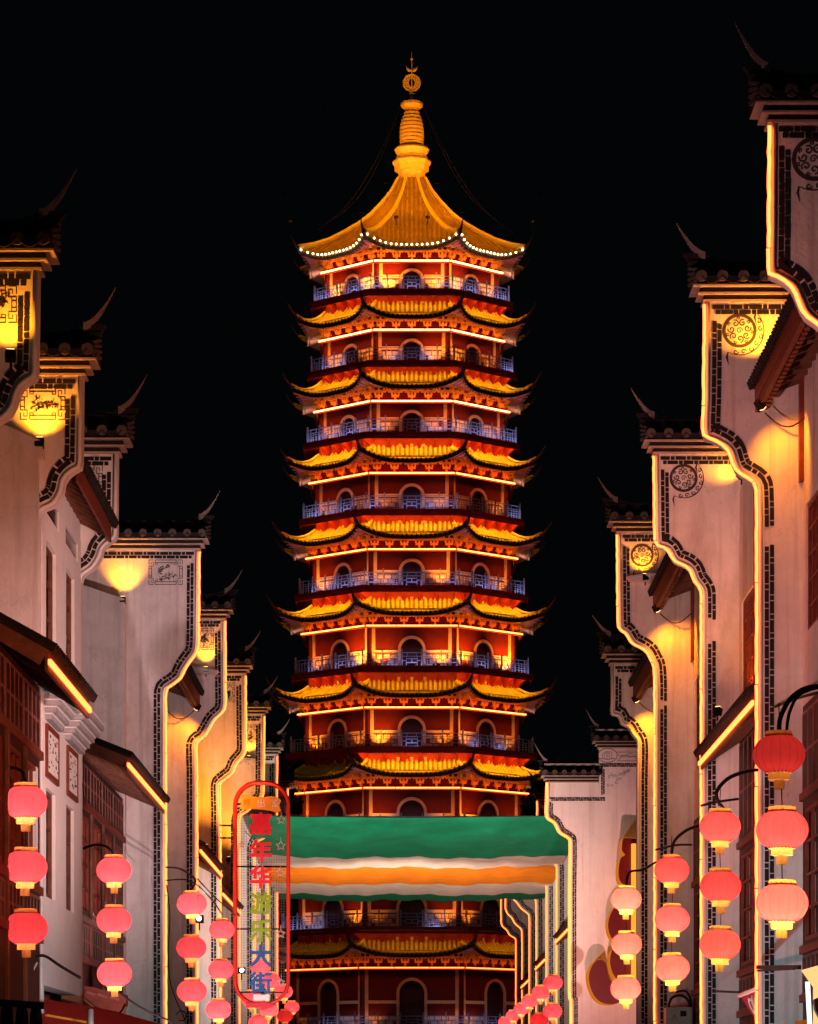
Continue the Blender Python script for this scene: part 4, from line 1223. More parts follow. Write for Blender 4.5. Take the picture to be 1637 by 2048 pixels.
# tall plastered houses: facade, main eave, lower lean-to
def tall_house(label, side, s0, s1, Xf, ze=12.6, Xe=5.46, pent=None, eave=True, wood_low=True, lamp=None, bays=3, top=None, wash=None):
    X = side * Xf; h = Thing('row_house', label, 'house', (X, (s0 + s1) / 2, 0), 'plastered row houses between the gable walls')
    zt = top or ze + .25
    zp = (pent or 7.4) - .1
    hs = []; bw = (s1 - s0) / bays
    for q in range(bays): hs.append((s0 + q*bw + .55, s0 + (q+1)*bw - .45, 8.9, 10.9))
    m = MB(); openwall(m, X, .25, s0, s1, zp + .5, zt, hs, side); h.part('upper_wall', m, 'plaster')
    for q in hs: window(h, X, side, *q, rec=.03, bars=(4, 5), frame='wood_red')
    wood_front(h, X, side, s0, s1, 3.2, 4.0, 6.3, zp + .495, bays)
    for q in range(bays + 1):
        y = s0 + (s1 - s0 - .2) * q / bays
        p = MB(); p.box(X - side*.07, X - side*.002, y, y + .2, ze - 1.4 if q == bays else zp + .5, zt - .02)
        if not (wash and q == bays): h.part('pilaster_post', p, 'wood_red')
    if pent: pent_roof(h, side, side*5.5, X + side*.02, s0 + .02, s1 - .02, pent, .46)
    if eave:
        pent_roof(h, side, side*Xe, X + side*1.2, s0 + .02, s1 - .02, ze, .75, lit=False, fascia='wood_red')
        dn = MB()
        n = int((s1 - s0) / .3)
        for q in range(n):
            y = s0 + .15 + q * .3; dn.box(side*Xe + side*.09, side*Xe + side*.17, y, y + .17, ze - .25, ze - .09)
        h.part('dentil_row', dn, 'wood_red', kind='stuff')
        f = MB(); f.box(side*Xe - side*.03, side*Xe + side*.05, s0 + .02, s1 - .02, ze - .30, ze - .182); h.part('fascia_board', f, 'wood_red')
        sg = MB(); sg.tube([(side*(Xe + .1 + .7*q/8), s1 - .25, ze - .35 - .22*math.sin(math.pi*q/8)) for q in range(9)], .012, 4); h.part('slack_cable', sg, 'cable')
    if wash: ledge_lamp(h, wash, (X, wash[1] + .8, 11.2), 190, 120, col=(1.0, .27, .01), blend=.8)  # lamp added on the lean-to roof to light the facade orange
    if lamp:
        loc = Vector((side*(Xe + .02), s1 - lamp[1], ze - .38)); tg = Vector((side*(Xe + .9), s1, ze - lamp[2]))
        ledge_lamp(h, loc, tg, lamp[0] * 1.25, lamp[3] if len(lamp) > 3 else 112, blend=.8, col=(1.0, .25, .004))
    return h
tall_house('tall house with deep red eave and orange lamp at the picture edge', 1, 45.98, 54.99, 6.18, 12.72, lamp=(120, .7, 1.6), bays=3)
tall_house('tall house with neon-striped lean-to roof below plain orange wall', 1, 55.38, 65.79, 6.2, 12.9, pent=7.98, eave=False, bays=3, top=13.0, wash=(5.62, 63.6, 8.75))
tall_house('tall house with red eave beside the yellow medallion wall', 1, 66.18, 77.99, 6.33, 12.75, lamp=(170, .7, 2.0), bays=3)
tall_house('house with red eave and strong orange lamp over the slim wall', 1, 78.38, 84.99, 6.25, 11.55, lamp=(210, .6, 2.2), bays=2)
tall_house('house with red eave stub and orange glow past the broad grey wall', -1, 78.98, 90.39, 6.4, 11.95, lamp=(150, .7, 1.8), bays=3)
tall_house('house with unlit lean-to roof between the two neon-edged left walls', -1, 90.8, 101.29, 6.35, 11.5, pent=8.1, eave=False, bays=3, top=11.6)
tall_house('house hidden mostly behind the vertical sign', -1, 101.7, 112.59, 6.3, 11.5, pent=7.6, eave=False, bays=2, top=11.0)
tall_house('house with short neon lean-to strip right behind the pink wall', 1, 120.4, 130.49, 6.3, 11.5, pent=7.45, eave=False, bays=2, top=9.0)
tall_house('second house with short neon strip beyond the pink wall', 1, 140.9, 151.59, 6.3, 11.5, pent=7.2, eave=False, bays=2, top=9.0)
tall_house('third house with short neon strip beyond the pink wall', 1, 160.4, 170.99, 6.3, 11.5, pent=7.0, eave=False, bays=2, top=9.0)
# ------------------------------------------------------------------ lanterns
def lantern_meshes():
    n = 48
    body = []
    for q in range(15):
        a = math.radians(-62 + 124 * q / 14)
        body.append((.30 * math.cos(a) ** .9, .235 * math.sin(a)))
    sc = lambda a: 1 - .035 * abs(math.sin(8 * a)) ** 3
    b = MB().lathe(body, n, scal=lambda a: 1 - .045 * (1 - abs(math.sin(8 * a))) ** 3)
    me_body = b.mesh('shade', 'lantern_red', True)
    zt, zb = body[-1][1], body[0][1]
    t = MB().lathe([(.15, zt - .01), (.165, zt + .0), (.155, zt + .055), (.13, zt + .06)], 20)
    me_top = t.mesh('top_collar', 'lantern_gold', False)
    c = MB().lathe([(.15, zb + .012), (.155, zb - .01), (.125, zb - .012), (.125, zb - .085), (.064, zb - .088)], 20)
    me_bot = c.mesh('bottom_collar', 'lantern_gold', False)
    s = MB().lathe([(.064, zb - .089), (.062, zb - .19)], 14)
    me_stub = s.mesh('tassel_stub', 'lantern_gold', False)
    fr = MB()
    rr = random.Random(3)
    for q in range(22):
        a = 2 * math.pi * q / 22; r0 = .15
        fr.bar((r0*math.cos(a), r0*math.sin(a), zb - .005), ((r0+.03)*math.cos(a), (r0+.03)*math.sin(a), zb + .03 + rr.uniform(0, .02)), .012, .012)
    me_fr = fr.mesh('fringe_ring', 'banner_red')
    rb = MB()
    for q in range(16):
        a = 2 * math.pi * q / 16
        rb.tube([(r*.962*math.cos(a), r*.962*math.sin(a), z) for r, z in body], .002, 4)
    me_rb = rb.mesh('rib_wires', 'banner_red')
    return me_body, me_top, me_bot, me_stub, me_fr, me_rb
LM = lantern_meshes()
def lantern(x, y, d, label, power=11.0, group=None, cord=.3, scale=1.0, col=(1.0, .66, .6), tilt=0.0):
    p = at(x, y, d)
    o = empty('lantern', p); tag(o, label, 'lantern', group); o.scale = (scale,)*3
    o.rotation_euler = (R.uniform(-.03, .03), tilt + R.uniform(-.02, .02), R.uniform(0, 6))
    for nm, me in zip(('shade', 'top_collar', 'bottom_collar', 'tassel_stub', 'fringe_ring', 'rib_wires'), LM): link(nm, me, o)
    m = MB(); m.tube([(0, 0, .24), (.01, 0, .24 + cord*.5), (0, 0, .24 + cord)], .007, 4); link('cord', m.mesh('cord', 'cable'), o)
    ld = bpy.data.lights.new('lantern_bulb', 'POINT'); ld.energy = power * 1.25; ld.color = col; ld.shadow_soft_size = .05
    l = bpy.data.objects.new('lantern_bulb', ld); COL.objects.link(l); l.parent = o; l.location = (0, 0, -.07)
    return o
ord3 = ('top', 'middle', 'bottom')
chains = [
 # x, [y...], d, powers, phrase
 ([(51, 1605), (51, 1734), (52, 1857)], 47.7, (12, 10, 5.5), 'the chain against the timber front at the picture edge', 'lanterns on the sign side of the street'),
 ([(228, 1741), (228, 1841), (229, 1948)], 60.0, (14, 12, 17), 'the chain before the lattice house by the grey wall', 'lanterns on the sign side of the street'),
 ([(384, 1808), (383, 1896), (384, 1983)], 70.0, (15, 7, 11), 'the chain hanging off the broad grey wall edge', 'lanterns on the sign side of the street'),
 ([(444, 1860), (442, 1940), (437, 2020)], 82.0, (13, 13, 17), 'the chain touching the red frame of the vertical sign', 'lanterns on the sign side of the street'),
 ([(1559, 1509), (1565, 1660), (1565, 1807)], 40.0, (1.6, 11, 20), 'the largest chain, near the shop lights', 'lanterns on the letter-sign side of the street'),
 ([(1441, 1654), (1442, 1773), (1441, 1889)], 50.6, (10, 7, 9), 'the chain in front of the second neon-edged wall', 'lanterns on the letter-sign side of the street'),
 ([(1344, 1741), (1345, 1839), (1345, 1937)], 60.0, (9, 16, 18), 'the chain above the grey electric box', 'lanterns on the letter-sign side of the street'),
 ([(1253, 1799), (1254, 1889), (1252, 1978)], 69.0, (26, 22, 24), 'the chain hiding the big gold-edged letters', 'lanterns on the letter-sign side of the street'),
]
for pts, d, pw, ph, gp in chains:
    for q, (x, y) in enumerate(pts):
        cord = .35 if q == 0 else (pts[q][1] - pts[q-1][1]) * d / F - .42
        lb = '%s red lantern of %s' % (ord3[q], ph)
        lantern(x, y, d, lb, pw[q], gp, max(cord, .12), col=(1.0, .66, .62) if pts[0][0] < 1200 else ((1.0, 1.0, .5) if pts[0][0] < 1300 or q == 2 else (1.0, .80, .5)))
small = [
 (1107, 1966, 110, 'pink lantern highest in the far row below the pink wall edge', 10), (1082, 1986, 117, 'lantern second highest in the far descending row', 9),
 (1060, 2003, 128, 'lantern third in the far descending row', 11), (1043, 2019, 140, 'lantern fourth in the far descending row', 11),
 (1026, 2032, 150, 'lantern fifth in the far descending row', 11), (1010, 2045, 160, 'farthest lantern low beside the pagoda base', 11),
 (1106, 2023, 110, 'lantern hanging straight below the highest one of the far row', 9), (1079, 2041, 117, 'dark unlit-looking red lantern low in the far row', 1.5),
 (521, 1934, 103, 'pale lantern behind the blue character of the sign', 16), (541, 1962, 104, 'lantern behind the lower blue character of the sign', 12),
 (568, 1984, 116, 'lantern crossing the red sign frame low down', 10), (584, 2015, 138, 'lantern just outside the sign frame near its foot', 10),
 (570, 2033, 130, 'dark red lantern at the rounded foot of the sign', 1.5), (538, 2020, 117, 'lantern behind the red arrow of the sign', 13),
 (504, 1998, 103, 'lantern left of the sign arrow inside the red frame', 12), (516, 2046, 110, 'lantern cut by the bottom edge under the sign', 12)]
for x, y, d, lb, pw in small: lantern(x, y, d, lb, pw, 'small far lanterns over the street', .2)

# iron arms that carry the lantern chains
def arm(name, pts, label, r=.022, extra=()):
    th = Thing(name, label, 'bracket', pts[0], 'iron arms holding lantern chains')
    m = MB(); m.tube(smooth_path(pts, 6), r, 6); th.part('arm_tube', m, 'iron', smooth=True)
    for e in extra:
        m = MB(); m.tube(smooth_path(e, 5), r * .7, 5); th.part('loose_cable', m, 'cable', smooth=True)
    return th
arm('iron_hanger', [at(1640, 1372, 40.5), at(1608, 1378, 40.3), at(1580, 1400, 40.1), at(1562, 1435, 40), at(1559, 1466, 40)], 'curved iron arm above the largest dark red lantern', .028,
    ([at(1640, 1374, 40.5), at(1600, 1390, 40.3), at(1580, 1425, 40.1), at(1574, 1462, 40)], [at(1640, 1385, 42), at(1600, 1395, 44), at(1555, 1412, 48), at(1548, 1414, 54.9)]))
arm('iron_hanger', [at(1515, 1540, 51.5), at(1490, 1544, 51), at(1456, 1558, 50.8), at(1434, 1585, 50.6), at(1441, 1612, 50.6)], 'curved iron arm over the chain by the second neon wall', .028,
    ([at(1402, 1612, 51), at(1430, 1605, 51), at(1478, 1598, 51)], [at(1442, 1608, 50.6), at(1450, 1618, 50.6)]))
arm('iron_hanger', [at(1396, 1652, 62), at(1372, 1662, 61), at(1350, 1682, 60.4), at(1344, 1706, 60)], 'curved iron arm over the chain above the electric box', .028,
    ([at(1312, 1700, 62), at(1340, 1693, 61), at(1360, 1690, 61), at(1384, 1690, 62)],))
arm('iron_hanger', [at(1312, 1725, 72), at(1285, 1740, 70), at(1260, 1745, 69.3), at(1253, 1772, 69)], 'iron arm reaching to the chain before the big letters', .024)
arm('iron_hanger', [at(333, 1735, 77), at(360, 1738, 74), at(390, 1758, 71), at(384, 1778, 70)], 'iron arm on the neon edge of the broad grey wall', .024,
    ([at(333, 1761, 77), at(380, 1762, 75), at(420, 1795, 80), at(445, 1830, 82)], [at(395, 1758, 75), at(425, 1790, 80), at(470, 1830, 90)]))
arm('iron_hanger', [at(160, 1700, 60.5), at(190, 1690, 60.2), at(215, 1695, 60), at(228, 1712, 60)], 'iron arm over the chain before the lattice house', .024)
arm('iron_hanger', [at(-20, 1540, 48), at(20, 1535, 47.9), at(45, 1545, 47.8), at(51, 1568, 47.7)], 'iron arm over the chain at the timber house edge', .024)

# ------------------------------------------------------------------ striped cloth over the street
cl = Thing('cloth_canopy', 'striped green, white and orange cloth canopy stretched across the street', 'canopy', (0, 121, 0))
prof_c = [(121, 11.35), (121.25, 10.84), (122.2, 10.59), (126, 10.41), (128, 10.36), (131, 10.26), (135, 10.20), (139, 10.14), (145, 10.03), (148.5, 9.98)]
def cz(d):
    for (d0, z0), (d1, z1) in zip(prof_c, prof_c[1:]):
        if d <= d1: return z0 + (z1 - z0) * (d - d0) / (d1 - d0)
    return prof_c[-1][1]
def cloth(d0, d1, nv):
    def fn(u, v):
        x = -5.6 + 11.3 * u; d = d0 + (d1 - d0) * v
        w = min(1, (d - 121) / 4)
        sag = -.05 * math.sin(math.pi * u)
        z = cz(d) + sag + w * (.028 * math.sin(x * 3.7 + d * .25) + .012 * math.sin(x * 8.3 - d * .6) + .03 * math.sin(x * 1.3 + 2)) + (1 - w) * .035 * math.sin(x * 1.6 + 1.0)
        y = d + (1 - w) * (.10 * math.sin(x * 2.1 + 3 * v) + .05 * math.sin(x*5.3)) * (d > 121.01)
        sl = (x - 1.0) * .010
        return (x, y, z - sl * 0)
    return MB().grid(fn, 110, nv)
def cloth_flap():
    # steep front part with swagged folds
    def fn(u, v):
        x = -5.6 + 11.3 * u
        z1 = cz(127.4) - .05*math.sin(math.pi*u) + .028*math.sin(x*3.7 + 127.4*.25) + .012*math.sin(x*8.3 - 127.4*.6) + .03*math.sin(x*1.3 + 2)
        z0 = 11.35 - .05*math.sin(math.pi*u) - .02*math.sin(x*1.3)
        d = 121 + 6.4 * v ** 1.3
        f = math.sin(math.pi * v)
        sw = 0
        for c, w in ((-2.2, 1.9), (1.2, 2.4), (3.8, 1.6)):
            q = (x - c) / w
            if abs(q) < 1: sw += .42 * (1 - q*q) * math.sin(8 * (v + .35*q*q))
        return (x, d + f * (.25 * math.sin(x*1.9) + sw*1.2), z0 + (z1 - z0) * (v ** .75) - f * .03 * math.sin(x * 2.3))
    return MB().grid(fn, 110, 26)
cl.part('green_stripe', cloth_flap(), 'cloth_green', smooth=True)
cl.part('white_stripe', cloth(127.4, 131.2, 8), 'cloth_white', smooth=True)
cl.part('orange_stripe', cloth(131.2, 139.5, 14), 'cloth_orange', smooth=True)
cl.part('white_stripe', cloth(139.5, 145, 10), 'cloth_white', smooth=True)
cl.part('green_stripe', cloth(145, 148.5, 8), 'cloth_green', smooth=True)
for q in range(6):      # tie ropes
    for sx in (-1, 1):
        dd_ = 122 + q * 5; m = MB(); m.tube([(sx*5.5, dd_, cz(dd_)), (sx*5.75, dd_ + .1, cz(dd_) + .25)], .014, 4); cl.part('tie_rope', m, 'cable')
m = MB(); m.tube([(-5.7, 121, 11.36), (0, 121, 11.29), (5.7, 121, 11.36)], .02, 5); cl.part('edge_rope', m, 'cable')

# ------------------------------------------------------------------ vertical street sign
SD = 100.6
sg = Thing('vertical_sign', 'tall rounded red-framed sign with coloured characters on wire mesh', 'sign', (px_x(523, SD), SD, px_z(2010, SD)))
def s2(x, y, dy=0.0): return Vector((px_x(x, SD), SD + dy, px_z(y, SD)))
x0, x1, y0, y1 = 470, 577, 1565, 2008
def rounded(off):
    pts = []; r = 46; xa, xb, ya, yb = x0 + off, x1 - off, y0 + off, y1 - off
    for cx, cy, a0 in ((xb - r, ya + r, -90), (xb - r, yb - r, 0), (xa + r, yb - r, 90), (xa + r, ya + r, 180)):
        for q in range(9):
            a = math.radians(a0 + 90 * q / 8); pts.append((cx + r*math.cos(a), cy + r*math.sin(a)))
    return pts
m = MB(); m.tube([s2(*p) for p in rounded(0)], .055, 8, True); fr_o = sg.part('tube_frame', m, 'sign_frame', smooth=True)
m = MB(); m.tube([s2(p[0], p[1], .25) for p in rounded(2)], .03, 6, True); sg.part('rear_frame', m, 'sign_frame', smooth=True)
m = MB()
yy = 1590
for q in range(20):
    x = 478 + q * 5; m.bar(s2(x, 1582 if 490 < x < 560 else 1600, .1), s2(x, 1992 if 490 < x < 560 else 1972, .1), .006, .006)
for q in range(78):
    y = 1584 + q * 5.2; m.bar(s2(473, y, .1), s2(574, y, .1), .006, .006)
sg.part('wire_mesh', m, 'steel_wire', kind='stuff')
for y in (1608, 1733, 1858, 1985):
    m = MB(); m.bar(s2(470, y, .12), s2(577, y, .12), .05, .05); sg.part('cross_bar', m, 'iron')
for y in (1651, 1676, 1918):
    m = MB(); m.bar(at(441, y, 101.25), s2(468, y, .15), .05, .05); sg.part('wall_bracket', m, 'iron')
def glyph(ch, x, y, w, h, matn, d, name='character', th=sg, ext=.05, bold=.035, dyo=0.0, sub=None):
    """one character as a solid letter; w,h in photograph pixels, centre at x,y"""
    cu = bpy.data.curves.new('character', 'FONT'); cu.body = ch; cu.extrude = ext; cu.resolution_u = 3
    o = bpy.data.objects.new('character_tmp', cu); COL.objects.link(o)
    dg = bpy.context.evaluated_depsgraph_get(); me = bpy.data.meshes.new_from_object(o.evaluated_get(dg))
    bpy.data.objects.remove(o); bpy.data.curves.remove(cu)
    if len(me.vertices) == 0: return None
    xs = [v.co.x for v in me.vertices]; ys = [v.co.y for v in me.vertices]; zs = [v.co.z for v in me.vertices]
    sx = w * d / F / (max(xs) - min(xs)); sz = h * d / F / (max(ys) - min(ys))
    cx, cy, cz_ = (max(xs)+min(xs))/2, (max(ys)+min(ys))/2, (max(zs)+min(zs))/2
    c = at(x, y, d)
    for v in me.vertices:
        v.co = Vector((c.x + (v.co.x - cx)*sx, d + dyo - (v.co.z - cz_), c.z + (v.co.y - cy)*sz)) - th.loc
    if bold > 0:   # heavy strokes: the outline laid over itself with small shifts
        mm = MB(); b = bold * w * d / F
        for q, (dx, dz) in enumerate(((0, 0), (b, 0), (-b, 0), (0, b), (0, -b), (.7*b, .7*b), (-.7*b, .7*b), (.7*b, -.7*b), (-.7*b, -.7*b))):
            mm.add([(v.co.x + dx, v.co.y - .0015*q, v.co.z + dz) for v in me.vertices], [tuple(p.vertices) for p in me.polygons])
        me = mm.mesh('character', matn)
    me.materials.clear(); me.materials.append(MATS[matn])
    for p in me.polygons: p.material_index = 0
    return link(name, me, sub or th.o)
for ch, y, mt in (('嘉', 1648, 'sign_red'), ('年', 1702, 'sign_red'), ('华', 1755, 'sign_red'), ('游', 1807, 'sign_green'), ('乐', 1862, 'sign_green'), ('大', 1912, 'sign_blue'), ('街', 1966, 'sign_blue')):
    glyph(ch, 522, y, 43, 42, mt, SD, ext=.05, bold=.036, dyo=-.05)
pl = [(482, 1592), (488, 1589), (500, 1593), (523, 1596), (545, 1593), (558, 1597), (563, 1602), (559, 1612), (563, 1622), (556, 1626), (540, 1622), (523, 1620), (500, 1618), (486, 1621), (480, 1616), (484, 1605)]
m = MB(); m.prism([(px_x(x, SD), px_z(y, SD)) for x, y in pl], SD - .12, SD - .06); plo = sg.part('orange_plaque', m, 'sign_orange')
for ch, x in (('熊', 494), ('出', 523), ('没', 551)): glyph(ch, x, 1607, 14, 15, 'cloth_orange' if ch == '熊' else 'plain_white', SD, 'plaque_character', ext=.01, bold=.0, dyo=-.128, sub=plo)
def star(cx, cy, rpx):
    m = MB(); o_ = []; i_ = []
    for q in range(10):
        r = (rpx if q % 2 == 0 else rpx * .45) * SD / F; a = math.pi/2 + q*math.pi/5
        c = s2(cx, cy); o_.append(Vector((c.x + r*math.cos(a), SD - .03, c.z + r*math.sin(a))))
    m.tube(o_, .022, 5, True); m.bar(s2(cx, cy - rpx - 8, -.03), s2(cx, cy - rpx, -.03), .015, .015)
    sg.part('star', m, 'fillet')
for cx, cy, r in ((563, 1640, 9), (562, 1692, 10), (561, 1745, 10), (562, 1868, 9), (563, 1965, 7), (484, 1690, 7)): star(cx, cy, r)
m = MB(); ar = [(492, 2008), (523, 2008), (523, 2004), (555, 2013), (523, 2024), (523, 2018), (492, 2018)]
m.prism([(px_x(x, SD), px_z(y - 2, SD)) for x, y in ar], SD - .1, SD - .02); sg.part('arrow', m, 'sign_red')
m = MB(); m.prism([(px_x(x, SD), px_z(y, SD)) for x, y in ((507, 1990), (540, 1990), (540, 2002), (507, 2002))], SD - .08, SD - .04); sg.part('white_plate', m, 'plain_white')
m = MB()
for a, b in (((487, 1990), (487, 1590)),):
    pass

# ------------------------------------------------------------------ big solid letters on the pink wall
lt = Thing('letter_sign', 'big dark red letter shapes with glowing gold sides on the pink wall', 'sign', (px_x(1245, 119), 119.5, px_z(2005, 119)))
def slab(px, d0, d1, name='letter'):
    n = len(px)
    poly = [(px_x(x, d0), px_z(y, d0)) for x, y in px]
    f = MB().prism(poly, d0, d0 + .05); o = lt.part(name, f, 'letter_face')
    cx = sum(p[0] for p in poly)/n; czz = sum(p[1] for p in poly)/n
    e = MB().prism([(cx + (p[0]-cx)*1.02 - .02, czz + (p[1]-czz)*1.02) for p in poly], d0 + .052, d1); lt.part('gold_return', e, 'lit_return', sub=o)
sA = smooth_path([Vector(p) for p in [(1254, 1676), (1247, 1678), (1245, 1690), (1245, 1702), (1251, 1710), (1243, 1716), (1239, 1730), (1238, 1750), (1242, 1764), (1252, 1770), (1276, 1772)]], 3)
slab([tuple(p) for p in sA] + [(1300, 1772), (1300, 1680), (1276, 1678)], 118.6, 119.9)
sB = smooth_path([Vector(p) for p in [(1262, 1800), (1240, 1806), (1228, 1818), (1220, 1834), (1217, 1851), (1220, 1868), (1228, 1882), (1240, 1892), (1226, 1900), (1222, 1912), (1221, 1926), (1226, 1946), (1238, 1962), (1258, 1974)]], 3)
slab([tuple(p) for p in sB] + [(1300, 1974), (1300, 1800)], 118.6, 119.9)
sC = smooth_path([Vector(p) for p in [(1194, 1921), (1186, 1930), (1180, 1945), (1179, 1962), (1184, 1982), (1194, 1998), (1208, 2007), (1226, 2009), (1242, 2004), (1256, 1996), (1250, 1984), (1236, 1976), (1224, 1964), (1218, 1950), (1215, 1936), (1212, 1926), (1204, 1920)]], 3)
slab([tuple(p) for p in sC], 118.4, 119.9)
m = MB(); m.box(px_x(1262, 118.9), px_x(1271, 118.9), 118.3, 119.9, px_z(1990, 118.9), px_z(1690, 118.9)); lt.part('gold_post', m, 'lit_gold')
gl = MB(); gl.box(px_x(1259, 118.9), px_x(1261, 118.9), 118.9, 118.95, px_z(1985, 118.9), px_z(1690, 118.9)); lt.part('edge_light', gl, 'neon_far')

# ------------------------------------------------------------------ things at the foot of the picture
d = 64.0
eb = Thing('electric_box', 'grey metal electric cabinet with warning triangle under the lanterns', 'box', (px_x(1356, 77.6), 77.6, px_z(2075, 77.6)))
def e2(x, y): return (px_x(x, 77.6), px_z(y, 77.6))
a = e2(1331, 2016); b = e2(1383, 2075)
m = MB(); m.box(a[0], b[0], 77.3, 77.95, b[1], a[1]); eb.part('cabinet', m, 'steel_grey')
m = MB(); m.box(a[0] + .03, b[0] - .03, 77.27, 77.299, b[1] + .03, a[1] - .03); dd = eb.part('cabinet_door', m, 'steel_grey')
t0 = Vector(e2(1347, 2031)); m = MB(); m.ribbon([tuple(t0), (t0.x - .06, t0.y - .11), (t0.x + .06, t0.y - .11), tuple(t0)], .012, 77.268); eb.part('warning_triangle', m, 'paint_ink', sub=dd)
m = MB(); p = e2(1359, 2023); q_ = e2(1371, 2034); m.box(p[0], q_[0], 77.25, 77.268, q_[1], p[1]); eb.part('meter_window', m, 'glass_dark', sub=dd)
m = MB(); m.tube(smooth_path([at(1338, 2014, 77.6), at(1345, 1996, 77.7), at(1365, 1992, 77.8), at(1380, 2008, 77.8), at(1381, 2048, 77.8)], 4), .03, 6); eb.part('conduit', m, 'cable', smooth=True)
m = MB(); m.tube(smooth_path([at(1352, 1985, 77.85), at(1372, 1983, 77.9), at(1382, 2000, 77.9), at(1383, 2016, 77.9)], 4), .025, 6); eb.part('conduit', m, 'cable', smooth=True)

ss = Thing('shop_sign', 'maroon box sign with white brush script, tilted beside the neon edge', 'sign', at(1500, 2010, 56.5))
A = [at(1477, 1987, 58.5), at(1522, 1972, 55.6), at(1522, 2030, 55.6), at(1510, 2036, 56.4)]
nn = Vector((.35, .35, 0))
m = MB(); m.add([*A, *[p + nn for p in A]], [(0,1,2,3), (7,6,5,4), (0,4,5,1), (1,5,6,2), (2,6,7,3), (3,7,4,0)]); so = ss.part('sign_box', m, 'sign_maroon')
def on_sign(u, v):
    top = A[0].lerp(A[1], u); bot = A[3].lerp(A[2], u); return top.lerp(bot, v) + Vector((-.02, -.02, 0))
m = MB(); m.tube([on_sign(u/10, .12 - .06*u/10) for u in range(11)], .035, 5); ss.part('white_border', m, 'plain_white', sub=so)
for pts in ([(.42, .35), (.36, .6), (.5, .9), (.6, .8), (.56, .45), (.42, .35)], [(.62, .3), (.68, .6), (.76, .75), (.8, .4)], [(.86, .3), (.88, .62), (.96, .7), (.99, .35)], [(.5, .85), (.62, 1.0), (.7, 1.02)]):
    m = MB(); m.tube(smooth_path([on_sign(*p) for p in pts], 4), .028, 5); ss.part('script_stroke', m, 'plain_white', sub=so)
# lit corner shop at the bottom edge
sh = Thing('corner_shop_light', 'bright yellow lit shop hood with white tube at the picture corner', 'shop', at(1625, 2040, 46))
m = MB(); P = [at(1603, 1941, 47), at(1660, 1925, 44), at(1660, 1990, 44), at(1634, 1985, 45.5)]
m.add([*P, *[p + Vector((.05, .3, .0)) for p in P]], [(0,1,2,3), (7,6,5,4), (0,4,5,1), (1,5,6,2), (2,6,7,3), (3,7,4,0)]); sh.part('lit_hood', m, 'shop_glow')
m = MB(); m.tube([at(1616, 1964, 46.8), at(1621, 2060, 46.8)], .032, 8); sh.part('white_tube', m, 'fluorescent', smooth=True)
m = MB(); m.add([at(1627, 1975, 46.9), at(1665, 1985, 46.9), at(1665, 2075, 46.9), at(1627, 2075, 46.9)], [(0,1,2,3)]); sh.part('lit_window', m, 'shop_glow')
m = MB(); m.prism([(px_x(x, 46.5), px_z(y, 46.5)) for x, y in ((1628, 2000), (1660, 1985), (1660, 2060), (1640, 2040), (1630, 2020))], 46.4, 46.6); sh.part('dark_speaker', m, 'iron')
m = MB(); m.prism([(px_x(x, 48), px_z(y, 48)) for x, y in ((1596, 2042), (1612, 2040), (1640, 2048), (1640, 2080), (1596, 2080))], 47.9, 48.3); sh.part('counter_top', m, 'sign_orange')
m = MB(); m.bar(at(1516, 1935, 54.5), at(1600, 1935, 48), .05, .06); m.bar(at(1516, 1942, 54.5), at(1590, 1938, 48.5), .03, .03); sh.part('pipe_rail', m, 'iron')
m = MB(); m.bar(at(1432, 1983, 64), at(1480, 1985, 60), .03, .04); sh.part('pipe_rail', m, 'iron')

# red awning and lamps at the lower left
aw = Thing('red_awning', 'dark red fabric awning across the lower corner', 'awning', at(180, 2040, 52))
def awf(u, v):
    p = at(40, 1984, 53).lerp(at(352, 2052, 62), u) ; q = at(40, 2060, 49).lerp(at(352, 2110, 57), u)
    r = p.lerp(q, v); r.z -= .10 * math.sin(math.pi*u) * v + .02*math.sin(9*u); return r
m = MB().grid(awf, 30, 8); aw.part('fabric', m, 'banner_red', smooth=True)
m = MB(); m.bar(at(92, 2031, 50), at(178, 2046, 52), .03, .03); aw.part('gold_trim', m, 'letter_gold')
m = MB(); m.tube([at(180, 2019, 51), at(181, 2070, 51)], .05, 8); aw.part('awning_pole', m, 'steel_grey', smooth=True)
sl_ = Thing('stage_lamp_rack', 'black stage lamp rack in the lower left corner', 'lamp', at(40, 2040, 44))
m = MB(); m.bar(at(-10, 2006, 44), at(88, 2012, 44), .09, .09); sl_.part('cross_tube', m, 'iron')
for x, y in ((14, 2030), (44, 2034), (72, 2036)):
    m = MB(); c = at(x, y, 44); m.lathe([(.0, .12), (.06, .12), (.075, .05), (.085, -.12), (.07, -.12), (.06, 0)], 12, c); o = sl_.part('lamp_can', m, 'iron', smooth=True)
    m = MB(); m.bar(c + Vector((0, 0, .1)), c + Vector((0, 0, .2)), .03, .06); sl_.part('yoke', m, 'steel_grey', sub=o)
cw = Thing('curved_canopy', 'small dark wooden boat-shaped hood under the lattice house', 'hood', at(208, 2030, 70))
pts = [(166, 1972), (190, 1976), (225, 1985), (253, 1990), (253, 2012), (240, 2030), (215, 2026), (190, 2016), (166, 1996)]
m = MB(); m.prism([(px_x(x, 69), px_z(y, 69)) for x, y in pts], 68.8, 69.4); cw.part('hood_body', m, 'wood_red')
m = MB(); m.tube(smooth_path([at(x, y, 68.75) for x, y in ((166, 1996), (190, 2016), (215, 2026), (240, 2030), (253, 2012))], 4), .03, 5); cw.part('hood_rim', m, 'wood_brown', smooth=True)
for q in range(3):
    m = MB(); m.bar(at(172 + q*24, 1984 + q*5, 68.78), at(190 + q*24, 1990 + q*5, 68.78), .02, .05); cw.part('carved_strip', m, 'lattice_wood')
